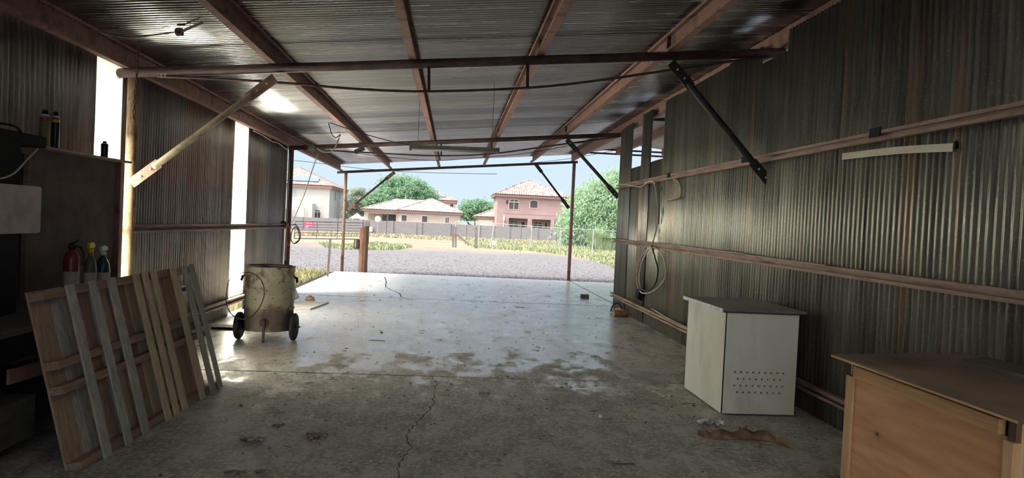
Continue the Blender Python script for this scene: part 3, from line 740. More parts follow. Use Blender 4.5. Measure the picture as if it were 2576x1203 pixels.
MB().box((-2.85, 4.2, (z1_+z2_)/2-.02), (-2.793, 4.26, (z1_+z2_)/2+.02)).build('bracket', M['dark'], sheet)
t = thing('black_tray', 'black plastic tray with a handle on top of the black cabinet', 'tray', (-3.05, 4.4, 1.9905))
MB().box((-3.25, 3.9, 1.9905), (-2.90, 5.30, 2.07)).build('tray', M['dark'], t, bevel=.01)
MB().tube(smooth_pts([(-3.0, 4.85, 2.07), (-3.0, 4.9, 2.11), (-3.0, 5.1, 2.115), (-3.0, 5.18, 2.07)], 5), .008, 8).build('handle', M['dark'], t, smooth=True)
o = MB().tube(smooth_pts([at(95,375,X=-2.85), at(70,400,X=-2.8), at(40,432,X=-2.75), at(15,446,X=-2.74), at(-20,452,X=-2.74)], 6), .006, 8).build('cord', M['cable_grey'], smooth=True)
tag(o, 'grey cord drooping from the black tray above the pinkish panel', 'cord')

# cans on the ledge
def can(x, y, z, r, h, lab, body, band, nm='spray_can'):
    t = thing(nm, lab, 'can', (x, y, z))
    MB().lathe([(r*.94, 0), (r, .006), (r, h*.80), (r*.96, h*.83)], (x, y, z), 24).build('can_body', body, t, smooth=True)
    MB().lathe([(r*.92, h*.83), (r*.6, h*.88), (r*.45, h*.89)], (x, y, z), 24).build('shoulder', M['alu'], t, smooth=True)
    MB().lathe([(r*.55, h*.86), (r*.55, h*.94), (r*.42, h)], (x, y, z), 16).build('cap', M['dark'], t, smooth=True)
    MB().lathe([(r*1.01, h*.70), (r*1.01, h*.79)], (x, y, z), 24, capb=False, capt=False).build('band', band, t, smooth=True)
    return t
red = mat('dark_red_label', (.20,.03,.05), (.28,.05,.07), 9, rough=.4); yel = mat('yellow_label', (.42,.34,.03), rough=.4); olive = mat('olive_label', (.12,.13,.05), (.18,.19,.07), 8, rough=.45)
blk = mat('black_gloss_label', (.015,.015,.02), rough=.3)
can(-3.13, 5.68, 2.029, .036, .28, 'nearer of the two tall spray cans on the pegboard ledge, with an olive label', olive, red)
can(-3.11, 5.79, 2.029, .028, .285, 'farther of the two tall spray cans on the pegboard ledge, black with a yellow band', blk, yel)
pp = at(262, 396, X=-3.24)
can(-3.12, 6.59, 2.029, .030, .145, 'small dark can alone at the right end of the pegboard ledge', blk, M['dark'], 'small_can')

# fire extinguisher and spray bottles on the bench
M['red_paint'] = mat('dull_red_paint', (.16,.015,.015), (.22,.03,.03), 6, rough=.35, spec=.5)
lb = mat('worn_white_label', (.36,.33,.32), (.50,.47,.45), 22, rough=.6)
ex = Vector((-3.00, 5.87, bz+.001))
t = thing('fire_extinguisher', 'old red fire extinguisher with a worn label standing on the workbench', 'fire extinguisher', ex)
MB().lathe([(.050,0),(.057,.01),(.058,.03),(.058,.29),(.052,.325),(.036,.35),(.018,.362),(.018,.375)], ex, 28).build('cylinder', M['red_paint'], t, smooth=True)
MB().lathe([(.0588,.09),(.0588,.20)], ex, 28, capb=False, capt=False).build('label_band', lb, t, smooth=True)
MB().lathe([(.02,.37),(.024,.385),(.024,.41),(.014,.425)], ex, 14).build('valve', M['black_metal'], t, smooth=True)
MB().bar(ex+Vector((0,-.05,.40)), ex+Vector((.02,.06,.445)), .016, .008).build('lever', M['black_metal'], t)
MB().bar(ex+Vector((0,-.055,.39)), ex+Vector((0,.04,.395)), .016, .008).build('handle', M['black_metal'], t)
MB().tube(smooth_pts([ex+Vector((.02,0,.395)), ex+Vector((.05,.03,.39)), ex+Vector((.07,.04,.33)), ex+Vector((.066,.035,.25))], 6), .008, 8).build('hose', M['rubber'], t, smooth=True)
def sprayer(c, lab, body, head, s=1.0, hs=1.0):
    c = Vector(c); n0 = len(bpy.data.meshes); t = thing('spray_bottle', lab, 'spray bottle', c)
    MB().lathe([(.040*s,0),(.045*s,.008),(.046*s,.16*s),(.040*s,.20*s),(.024*s,.235*s),(.015*s,.25*s),(.014*s,.265*s)], c, 24).build('bottle', body, t, smooth=True)
    MB().lathe([(.0468*s,.06*s),(.0468*s,.14*s)], c, 24, capb=False, capt=False).build('label_band', lb, t, smooth=True)
    k = MB().lathe([(.018*s,.262*s),(.018*s,.285*s),(.012*s,.29*s)], c, 14).build('collar', head, t, smooth=True)
    hd = MB(); hd.prism([c+Vector((-.012, y_, z_))*1 for y_, z_ in ((-.035*s,.292*s),(.05*s,.298*s),(.05*s,.318*s),(.01*s,.332*s),(-.035*s,.325*s))], (.024, 0, 0)); hd.build('trigger_head', head, t, bevel=.003)
    MB().tube([c+Vector((0,.03*s,.297*s)), c+Vector((0,.040*s,.27*s)), c+Vector((0,.036*s,.245*s))], .005, 8).build('trigger', head, t)
    for ch in t.children:
        for v in ch.data.vertices: v.co.z *= hs
    return t
sprayer((-2.95, 6.06, bz+.001), 'spray bottle with a yellow trigger head beside the fire extinguisher', mat('smoky_bottle', (.10,.09,.09), (.16,.14,.14), 6, rough=.3), mat('yellow_plastic', (.60,.46,.03), rough=.4), 1.05, 1.23)
sprayer((-2.95, 6.27, bz+.001), 'spray bottle with a white trigger head, rightmost on the workbench', mat('teal_black_bottle', (.02,.045,.055), (.04,.08,.09), 5, rough=.3), mat('white_plastic', (.62,.62,.60), rough=.4), 1.22, .97)
# things under and on the bench
o = MB().box((-3.10, 3.85, .126), (-2.60, 4.71, .39)).build('wooden_box', mat('grey_weathered_box', (.055,.052,.047), (.09,.085,.075), 5, (1,1,3), .8)); tag(o, 'grey wooden box on the low shelf under the workbench', 'box')
o = MB().box((-3.22, 4.75, .126), (-2.78, 5.6, .55)).build('black_bin', M['dark'], bevel=.01); tag(o, 'black bin on the low shelf under the workbench behind the pallet', 'bin')
o = MB().bar(at(20, 950, X=-2.60), at(150, 911, X=-2.60), .018, .09).build('plank', mat('dusty_red_plank', (.20,.10,.10), (.29,.16,.155), 5, (1,.4,3), .75)); tag(o, 'dusty pinkish-red plank running under the workbench drawer', 'plank')
o = MB().lathe([(.018,0),(.022,.008),(.016,.022),(.008,.026)], (-3.02, 5.62, bz), 12).build('knob', M['alu'], smooth=True); tag(o, 'small metal knob lying on the workbench left of the extinguisher', 'knob')
o = MB().tube(smooth_pts([at(300,690,X=-2.80)+Vector((0,0,0)), at(318,688,X=-2.75), at(345,686,X=-2.70), at(360,690,X=-2.62)], 4), [.02]+[.03]*11+[.015], 8).build('rag', M['rubber'], smooth=True) 
o.location.z = bz+.001; tag(o, 'dark crumpled rag on the far end of the workbench behind the pallet', 'rag')

# ------------------------------------------------------------------ hanging things
def link_chain(name, pts_top, length, lab, r=.012, wire=.0028, drift=0):
    b = MB(); n = int(length/(r*2.6)); p = Vector(pts_top)
    for i in range(n):
        c = p+Vector((drift*i/n, 0, -i*r*2.6)); ring = []
        for k in range(9):
            t_ = 2*PI*k/8; a_ = r*.62*math.sin(t_); h_ = r*1.6*math.cos(t_)
            ring.append(c+(Vector((a_, 0, h_)) if i % 2 else Vector((0, a_, h_))))
        b.tube(ring, wire, 5, cap=False)
    o = b.build(name, M['rust_dark'], smooth=True); return tag(o, lab, 'chain')
pt = at(351, 90, Y=7.2); link_chain('hanging_chain', pt, .86, 'rusty chain hanging from the roof in front of the near left post', .019, .0055, -.03)
# conduit with lamp socket under the near roof
w0 = [at_roof(x, y, -.05) for x, y in [(215,70),(300,92),(351,92),(445,80)]]
t = thing('roof_wire', 'brown wire with a junction box hanging below the roof at top left', 'wire', w0[-1])
MB().tube(smooth_pts(w0, 6), .007, 6).build('wire', M['rust_dark'], t, smooth=True)
MB().lathe([(.03,-.03),(.04,-.01),(.035,.03)], w0[-1]+Vector((.02,0,0)), 12, 'X').build('junction_box', M['rust_dark'], t)
MB().tube([w0[-1]+Vector((.03,0,0)), at_roof(508, 57, -.05)], .012, 6).build('conduit', M['rust_dark'], t)
# strip light
def striplight():
    Y_ = 9.75; a, c = at(1033, 369, Y=Y_), at(1254, 377, Y=Y_); a.y = c.y = Y_
    t = thing('strip_light', 'grey fluorescent strip light fitting hanging level under the second beam', 'lamp', (a+c)/2)
    g = mat('dusty_grey_fitting', (.10,.105,.10), (.15,.155,.15), 8, rough=.5)
    MB().bar(a, c, .10, .045).build('housing', g, t, bevel=.004)
    tb = mat('unlit_tube', (.55,.55,.52), rough=.3)
    for s_ in (-.028, .028): MB().tube([a+Vector((.02,s_,-.035)), c+Vector((-.02,s_,-.035))], .013, 10).build('tube', tb, t, smooth=True)
    for e_ in (a, c): MB().box((e_.x-.012, Y_-.05, e_.z-.052), (e_.x+.012, Y_+.05, e_.z+.024)).build('end_cap', g, t)
    for e_ in (a.lerp(c, .08), a.lerp(c, .92)): MB().tube([e_+Vector((0,0,.02)), Vector((e_.x, Y_, zr(e_.x, Y_)-.01))], .003, 6).build('hanging_wire', M['rust_dark'], t)
striplight()
def cord(name, pts, r, mt, lab, cat='cord', n=6):
    o = MB().tube(smooth_pts(pts, n), r, 7).build(name, mt, smooth=True); return tag(o, lab, cat)
cord('lamp_cord', [at(830,309,Y=9.75), at(900,332,Y=9.75), at(970,352,Y=9.75), at(1036,367,Y=9.75)], .006, M['cable'], 'black cord running from the left purlin down to the strip light')
cord('lamp_cord', [at(826,308,Y=9.8), at(830,322,Y=9.8), at(835,338,Y=9.8), at(845,346,Y=9.8), at(856,338,Y=9.8)], .006, M['cable'], 'short black cord with a socket dangling from the left purlin')
cord('yellow_cord', [at(856,338,Y=14.2), at(848,360,Y=14.2), at(835,380,Y=14.2), at(815,382,Y=14.2), at(795,372,Y=14.2)], .014, M['cable_grey'], 'tan cord looping from the purlin to the junction box on the second beam')
a = at(776, 365, Y=14.3); c = at(793, 378, Y=14.3)
o = MB().box((a.x, 14.24, c.z), (c.x, 14.345, a.z)).build('junction_box', mat('olive_box', (.07,.07,.055), rough=.5), bevel=.006); tag(o, 'square dark junction box on the left part of the second beam', 'electrical box')
cord('wire', [at(793,374,Y=14.3), at(900,386,Y=14.3), at(1000,398,Y=14.3), at(1100,404,Y=14.3), at(1200,397,Y=14.3), at(1330,385,Y=14.3), at(1450,362,Y=14.3), at(1500,350,Y=14.3)], .006, M['cable'], 'thin sagging black wire strung below the second beam')
cord('guy_rope', [at(801,384,Y=14.5), at(785,430,Y=14.7), at(765,490,Y=14.9), at(734,562,Y=15.0)], .010, M['cable_grey'], 'thin slack rope slanting down in the left opening beside the dark post', 'rope')
for i, x in enumerate((816, 930, 1167)):
    pass
cord('wall_wire', [at(637,329,X=-3.30), at(660,340,X=-3.3), at(685,356,X=-3.3), at(700,360,X=-3.3), at(718,374,X=-3.3), at(727,376,X=-3.3)], .008, M['white_cable'], 'pale wire sagging along the top of the far left wall')
cord('post_wire', [at(727,385,Y=14.35), at(726,450,Y=14.35), at(722,540,Y=14.35), at(718,655,Y=14.35)], .010, M['white_cable'], 'white cable running down beside the dark left post')
a = at(711, 564, Y=14.3); o = MB().box((a.x-.07, 14.22, a.z-.06), (a.x+.05, 14.345, a.z+.06)).build('outlet_box', M['rust_dark'], bevel=.006); tag(o, 'small outlet box at the end of the left waist-high rail', 'electrical box')
MB().lathe([(.03,-.02),(.03,.03)], a+Vector((.08,0,0)), 10, 'X').build('orange_plug', M['cable_orange'], o)
cord('extension_lead', [at(720,566,Y=14.2), at(727,572,Y=14.2), at(731,590,Y=14.2), at(730,610,Y=14.2), at(724,618,Y=14.2), at(720,605,Y=14.2)], .010, M['cable_orange'], 'orange cord hanging from the outlet box on the dark left post')
cord('cable_coil', [at(x,y,Y=14.25) for x,y in [(733,566),(744,566),(753,580),(756,595),(750,608),(740,613),(733,605),(733,590),(738,575),(748,575),(753,600),(742,612)]], .009, M['cable'], 'black cable coil hung on the dark left post')

# cable and plug on the right wall
X_ = XR-.075
cab = [(1622,460),(1640,456),(1648,470),(1653,500),(1655,540),(1650,580),(1640,618)]
P = [at(x, y, X=X_) for x, y in cab]
loop = [(1640,618),(1625,632),(1610,655),(1602,685),(1603,712),(1612,735),(1630,737),(1650,728),(1668,708),(1675,690),(1673,660),(1665,640),(1648,624),(1632,628),(1615,660),(1608,700),(1612,725)]
t = thing('hanging_cable', 'thick grey-black cable looped over the right wall rail with a black plug at its end', 'cable', P[0])
MB().tube(smooth_pts(P, 5), .011, 8).build('cable', M['cable_grey'], t, smooth=True)
MB().tube(smooth_pts([at(x, y, X=X_-.01-.004*(i % 3)) for i, (x, y) in enumerate(loop)], 5), .013, 8).build('cable', M['cable_grey'], t, smooth=True)
loop2 = [(1640,620),(1648,650),(1655,680),(1648,715),(1630,733),(1612,728),(1608,733)]
MB().tube(smooth_pts([at(x, y, X=X_-.02) for x, y in loop2], 5), .012, 8).build('cable', M['cable'], t, smooth=True)
a = at(1609, 741, X=X_)
MB().obox(a, (0.045,0,-.02), (0,.09,0), (.02,0,.085)).build('plug', M['dark'], t, bevel=.012)
cord('rail_cable', [at(1556,464,X=X_), at(1580,465,X=X_), at(1604,470,X=X_), at(1618,467,X=X_), at(1630,457,X=X_), at(1642,455,X=X_), at(1648,462,X=X_)], .010, M['white_cable'], 'pale wire wound along the far end of the top right rail')
cord('hose_piece', [at(1695,452,X=X_), at(1706,457,X=X_), at(1713,472,X=X_), at(1713,488,X=X_), at(1704,497,X=X_), at(1680,503,X=X_)], .020, mat('tan_hose', (.22,.17,.12), (.36,.30,.22), 7, rough=.6), 'short curved tan hose hanging under the top right rail', 'hose')
cord('hooked_rod', [at(1655,488,X=X_)+Vector((0,0,.0)), at(1663,478,X=X_), at(1664,472,X=X_), at(1658,469,X=X_), at(1655,474,X=X_), at(1658,482,X=X_), at(1658,530,X=X_), at(1657,565,X=X_)], .007, M['rust_dark'], 'thin rod with an eye hanging on the right wall behind the cable', 'rod')

# ------------------------------------------------------------------ small things on the floor
def on(px, py): return at(px, py, Z=0)
a = on(735, 779); c = on(781, 780); d = on(827, 763); e_ = on(738, 762)
b = MB().prism([a+Vector((-.35,0,.001)), c+Vector((0,0,.001)), d+Vector((0,0,.001)), e_+Vector((-.3,0,.001))], (0,0,.022)); M['white_board'] = mat('dusty_white_board', (.46,.44,.42), (.56,.54,.52), 4, rough=.7)
o = b.build('floor_board', M['white_board']); tag(o, 'flat pale board lying on the concrete behind the drum', 'board')
p = on(780, 755); t = thing('floor_plug', 'round tan pipe cap standing on the concrete behind the drum', 'pipe cap', p)
mt = mat('tan_cap', (.30,.20,.13), (.42,.30,.20), 9, rough=.7); MB().lathe([(.10,0),(.10,.008),(.075,.01),(.075,.055),(.07,.06)], p, 20).build('cap_body', mt, t, smooth=False); MB().lathe([(.035,.06),(.035,.082)], p, 12).build('cap_nut', M['rust'], t)
p = on(1471, 751); o = MB().box((p.x-.09, p.y-.04, 0), (p.x+.09, p.y+.10, .085)).build('brick', mat('dark_brick', (.05,.042,.036), (.10,.085,.07), 8, rough=.9), bevel=.006); tag(o, 'small dark block standing alone on the concrete near the right post', 'block')
p = on(575, 829); o = MB().obox(p+Vector((.02,.08,.018)), (.24,.0,0), (0,.12,0), (0,0,.016)).build('black_mat', M['dark']); tag(o, 'flat black board on the floor left of the drum wheel', 'board')
cord('rebar_scrap', [on(590,820)+Vector((0,0,.04)), on(597,822)+Vector((0,0,.07)), on(600,826)+Vector((0,0,.045))], .006, M['rust_dark'], 'bent wire scrap on the black board left of the drum', 'wire')
# junk at far end of right wall
p = on(1562, 797); o = MB().lathe([(.055,-.13),(.06,-.12),(.06,.12),(.055,.13)], p+Vector((0,0,.06)), 12, 'X').build('wood_log', M['post_wood']); tag(o, 'short reddish wood block at the foot of the right wall', 'wood block')
a, c = at(1552,776,Y=13.4), at(1579,800,Y=12.9); c.z = .02
o = MB().bar(a, c, .02, .09, (1,0,.3)).build('broken_board', M['pine']); tag(o, 'broken plank leaning aslant over the wood block by the right wall', 'board')
cx = at(1575, 788, Y=13.2); o = MB().tube([Vector((3.18+.10*math.cos(q), 13.25+.02*q, .012+.17*math.sin(q))) for q in [PI*k/12 for k in range(13)]], .014, 8).build('rubber_hoop', M['rubber'], smooth=True); tag(o, 'black rubber hoop standing behind the broken plank', 'hoop')

# litter
def crumple(px, py, s, mt, lab, cat='litter', name='crumpled_paper', flat=.35):
    s *= .62; p = on(px, py); b = MB(); n = 9; pts = {}
    for i in range(n+1):
        for j in range(n+1):
            u, v = i/n-.5, j/n-.5
            fold = noise.noise(Vector((u*5+px, v*5, 1)))*.5+noise.noise(Vector((u*11, v*11+py, 3)))*.35
            b.v.append(p+Vector((u*s*(1.25+.4*noise.noise(Vector((v*4+px, 1, 2)))), v*s*.55*(1+.4*noise.noise(Vector((u*4, 7, px)))), .006+max(0, fold+.25)*s*flat)))
    for i in range(n):
        for j in range(n):
            if random.random() < .93: b.f.append((i*(n+1)+j, (i+1)*(n+1)+j, (i+1)*(n+1)+j+1, i*(n+1)+j+1))
    o = b.build(name, mt, smooth=True); tag(o, lab, cat); return o
pap = mat('dirty_paper', (.20,.19,.175), (.48,.47,.43), 20, rough=.9); lf = mat('dry_leaf', (.16,.13,.11), (.36,.31,.26), 18, rough=.9)
crumple(636, 1110, .21, pap, 'grey crumpled leaf litter on the dark floor in front of the pallet')
crumple(795, 1100, .21, lf, 'curled dry leaf with an orange spot on the dark floor', 'leaf', 'dry_leaf')
p = on(783, 1106); o = MB().lathe([(.012,0),(.018,.01),(.008,.022)], p, 10).build('orange_chip', M['cable_orange'], smooth=True); tag(o, 'tiny orange chip beside the curled dry leaf', 'litter')
crumple(700, 1074, .12, lf, 'dark curled leaf on the floor above the grey litter', 'leaf', 'dry_leaf')
crumple(590, 1194, .16, lf, 'ragged dry leaf at the bottom edge left of the crack', 'leaf', 'dry_leaf')
crumple(660, 1190, .13, lf, 'ragged dry leaf at the bottom edge just right of its twin', 'leaf', 'dry_leaf')
crumple(1565, 1166, .24, pap, 'pale fibrous scrap on the floor at the bottom centre right', 'litter', 'fibre_scrap', .2)
crumple(1787, 1070, .26, mat('white_torn_paper', (.65,.65,.63), (.85,.85,.83), 9, rough=.8), 'torn white paper lying in front of the white cabinet', 'paper', 'torn_paper', .5)
crumple(1815, 1090, .22, mat('blue_grey_paper', (.16,.20,.26), (.32,.36,.40), 12, rough=.8), 'blue-grey paper strip beside the torn white paper', 'paper', 'torn_paper', .25)
crumple(455, 1057, .09, pap, 'small dry leaf near the foot of the pallet', 'leaf', 'dry_leaf')
crumple(1218, 993, .13, lf, 'brown leaf right of the long crack near the joint', 'leaf', 'dry_leaf')
crumple(866, 885, .07, mat('red_bit', (.22,.05,.035), (.30,.08,.05), 9, rough=.8), 'small dark red scrap alone on the pale concrete', 'litter', 'red_scrap')
p = on(1511, 1051); o = MB().lathe([(.018,0),(.02,.01),(.014,.022)], p, 12).build('bottle_cap', mat('white_cap', (.55,.56,.54), rough=.4), smooth=True); tag(o, 'small white bottle cap on the floor left of the cabinet', 'cap')
# long strip of bark / cardboard
b = MB(); tp = [(1756,1096),(1775,1102),(1800,1104),(1840,1104),(1880,1103),(1910,1105),(1945,1112),(1970,1122),(1995,1131)]; wds = [.02,.05,.07,.10,.13,.12,.09,.05,.02]
Q = smooth_pts([on(x, y) for x, y in tp], 4); nq = len(Q)
for i, q in enumerate(Q):
    f_ = i/(nq-1)*(len(wds)-1); k = int(min(f_, len(wds)-2)); w_ = (wds[k]+(wds[k+1]-wds[k])*(f_-k))*random.uniform(.85, 1.15)*.42
    lift = .018+.03*math.sin(i*.5)**2
    b.v += [q+Vector((0,-w_,.006)), q+Vector((0,0,lift*.7)), q+Vector((0,w_,lift+.02))]
    if i: o_ = (i-1)*3; b.f += [(o_, o_+1, o_+4, o_+3), (o_+1, o_+2, o_+5, o_+4)]
o = b.build('bark_strip', mat('brown_bark_strip', (.09,.055,.035), (.24,.165,.11), 8, rough=.8), smooth=True, solid=.004); tag(o, 'long curled brown bark strip on the floor in front of the white cabinet', 'bark')
# scattered crumbs of dirt, twigs and leaf bits
b = MB(); rnd = random.Random(3)
for i in range(1100):
    y = rnd.choice([rnd.uniform(3.2, 7.2), rnd.uniform(3.2, 7.2), rnd.uniform(5, 10.5), rnd.uniform(7, 19)]); x = rnd.uniform(-2.0, 3.2)
    if y > 7.3 and rnd.random() < .3: x = rnd.uniform(-.5, 3.2)
    if x > 2.3 and (y < 4.4 or 5.9 < y < 7.2): continue
    if x < -1.7 and y < 7: continue
    s = rnd.uniform(.002, .009)*(1+y/14)*(1.6 if rnd.random() < .08 else 1); c = Vector((x, y, 0)); an = rnd.uniform(0, PI)
    if rnd.random() < .3:
        d = Vector((math.cos(an), math.sin(an)*.8, 0))*s*4; b.tube([c-d+Vector((0,0,.003)), c+Vector((0,0,.006)), c+d+Vector((0,0,.003))], s*.16, 4)
    else:
        k = [c+Vector((math.cos(an+q)*s*rnd.uniform(.6,1.5), math.sin(an+q)*s*rnd.uniform(.5,1), rnd.uniform(0,.3)*s)) for q in (0, PI/2, PI, 3*PI/2)]+[c+Vector((0,0,s*rnd.uniform(.5,1)))]
        b.add(k, [(0,1,4),(1,2,4),(2,3,4),(3,0,4)])
o = b.build('floor_debris', mat('dirt_crumbs', (.05,.037,.028), (.14,.11,.085), 30, rough=.95), origin=(0,0,0)); tag(o, 'dirt crumbs, twigs and leaf bits scattered over the concrete floor', 'debris', kind='stuff')

# ------------------------------------------------------------------ OUTSIDE, near
p = on(912, 682); p.z = -.06
t = thing('wooden_post', 'thick round brown wooden post standing just beyond the slab edge on the left', 'post', p)
b = MB(); prof = []; n = 18
for j in range(9):
    z = (1.36)*j/8; ring = []
    for k in range(n):
        q = 2*PI*k/n; r = .130*(1+.05*noise.noise(Vector((math.cos(q)*2, math.sin(q)*2, z*.4)))) + (.012 if j == 0 else 0); zz = z
        if j == 8: zz += .03*math.cos(q)
        b.v.append(p+Vector((r*math.cos(q), r*math.sin(q), zz)))
for j in range(8):
    for k in range(n): b.f.append((j*n+k, j*n+(k+1) % n, (j+1)*n+(k+1) % n, (j+1)*n+k))
b.f.append(tuple(8*n+k for k in range(n))); b.build('timber', M['post_wood'], t, smooth=False)
a = at(896, 614, Y=p.y); o = MB().box((a.x-.055, p.y-.09, a.z-.14), (p.x-.128, p.y+.06, a.z+.14)).build('outlet_box', M['rust_dark'], t, bevel=.008)
MB().box((a.x-.02, p.y-.097, a.z-.10), (a.x+.01, p.y-.09, a.z+.12)).build('cover_strip', M['alu'], o)
p = on(824, 696); a = at(831, 602, Y=p.y)
o = MB().bar(Vector((p.x, p.y, -.06)), a, .055, .02, (0,1,0)).build('fence_stake', M['grey_post']); tag(o, 'thin leaning grey steel stake in the weeds left of the slab', 'stake')
# small framed thing on the gravel
p = atg(1301, 641); o = MB()
for (x0, z0_, x1, z1_) in ((-.17,.0,.17,.03),(-.17,.2,.17,.23),(-.17,0,-.14,.23),(.14,0,.17,.23)): o.box((p.x+x0, p.y-.02, p.z+z0_), (p.x+x1, p.y+.02, p.z+z1_))
o = o.build('wooden_square', mat('pale_frame', (.4,.38,.33), (.5,.48,.42), 8)); tag(o, 'small pale square frame standing alone on the gravel', 'frame')

# gravel stones near the slab
b = MB(); rnd = random.Random(11)
for i in range(9000):
    y = 20.6+rnd.random()**1.6*13; x = rnd.uniform(-12, 8); 
    if -3.3 > x and y < 21: pass
    s = rnd.uniform(.014, .038); c = Vector((x, y, gz(y)+s*.2)); an = rnd.uniform(0, PI)
    k = [c+Vector((math.cos(an+q)*s*rnd.uniform(.7,1.2), math.sin(an+q)*s*rnd.uniform(.6,1.1), 0)) for q in (0, PI/2, PI, 3*PI/2)]+[c+Vector((rnd.uniform(-.3,.3)*s, 0, s*rnd.uniform(.5,.9)))]
    b.add(k, [(0,1,4),(1,2,4),(2,3,4),(3,0,4)])
o = b.build('gravel', mat('grey_gravel_stones', (.13,.122,.13), (.19,.18,.19), 7, rough=.9, c3=(.28,.27,.285), detail=1), origin=(0,0,0)); tag(o, 'loose grey gravel beyond the slab', 'gravel', kind='stuff')

# ------------------------------------------------------------------ grass
def blades(name, n, region, hgt, cols, lab, seed, wid=.012, cat='grass', dens=None):
    rnd = random.Random(seed); b = MB(); cnt = 0; tries = 0
    while cnt < n and tries < n*8:
        tries += 1
        p = region(rnd)
        if p is None: continue
        x, y = p; cnt += 1
        h = hgt*rnd.uniform(.4, 1.2)*(.6+.8*max(0, .5+noise.noise(Vector((x*.5, y*.3, seed))))); an = rnd.uniform(0, 2*PI); w_ = wid*rnd.uniform(.6, 1.4); ln = rnd.uniform(.1, .6)*h
        z = gz(y); d = Vector((math.cos(an), math.sin(an), 0)); s_ = Vector((-d.y, d.x, 0))*w_
        b.add([Vector((x,y,z))-s_, Vector((x,y,z))+s_, Vector((x,y,z+h*.6))+d*ln*.4+s_*.7, Vector((x,y,z+h))+d*ln, Vector((x,y,z+h*.6))+d*ln*.4-s_*.7], [(0,1,2,3,4)])
    m_ = mat(name+'_blades', cols[0], cols[1], 1.2 if y > 30 else 5, rough=.9, c3=cols[2])
    o = b.build(name, m_, origin=(0,0,0)); tag(o, lab, cat, kind='stuff'); return o
straw = ((.28,.28,.17), (.43,.37,.25), (.50,.44,.32)); green = ((.22,.30,.15), (.33,.37,.21), (.44,.41,.28))
def in_px(poly):
    P = [atg(x, y) for x, y in poly]; xs = [q.x for q in P]; ys = [q.y for q in P]
    def inside(x, y):
        c = False; j = len(P)-1
        for i in range(len(P)):
            if (P[i].y > y) != (P[j].y > y) and x < (P[j].x-P[i].x)*(y-P[i].y)/(P[j].y-P[i].y)+P[i].x: c = not c
            j = i
        return c
    def f(rnd):
        x, y = rnd.uniform(min(xs), max(xs)), rnd.uniform(min(ys), max(ys)); return (x, y) if inside(x, y) else None
    return f
blades('dry_weeds', 9000, lambda r: (lambda x, y: (x, y) if x > -5.6-(y-13)*.05+noise.noise(Vector((y, 0, 0)))*.4 else None)(r.uniform(-6.2, -3.5), r.uniform(11, 20.5)), .16, ((.42,.33,.17), (.38,.38,.18), (.52,.47,.30)), 'yellow-green weeds along the left edge of the slab', 5, .010, 'weeds')
blades('grass_patch', 7000, in_px([(800,612),(870,616),(950,612),(1040,622),(1000,629),(900,630),(820,624)]), .14, green, 'low green grass patch beyond the gravel on the left', 6, .03)
blades('grass_strip', 16000, in_px([(1165,612),(1210,602),(1300,606),(1420,618),(1550,630),(1560,690),(1530,668),(1440,645),(1330,632),(1230,626),(1180,622)]), .17, green, 'green and straw grass strip beyond the gravel on the right', 7, .035)
blades('dry_grass', 12000, in_px([(740,584),(930,589),(1140,599),(1400,609),(1560,615),(1560,624),(1400,616),(1140,606),(930,596),(740,592)]), .20, straw, 'straw-coloured dry grass in front of the block wall', 8, .05)
b_ = atg(1518, 632); 
def bushf(r):
    a_, q = r.uniform(0, 2*PI), r.random()**.5*1.0; return (b_.x+a_*0+math.cos(a_)*q, b_.y+math.sin(a_)*q*.8)
blades('leafy_bush', 3500, bushf, 1.0, ((.17,.28,.11), (.27,.38,.18), (.32,.42,.25)), 'bright green leafy weed bush by the right chain-link fence', 9, .04, 'bush')

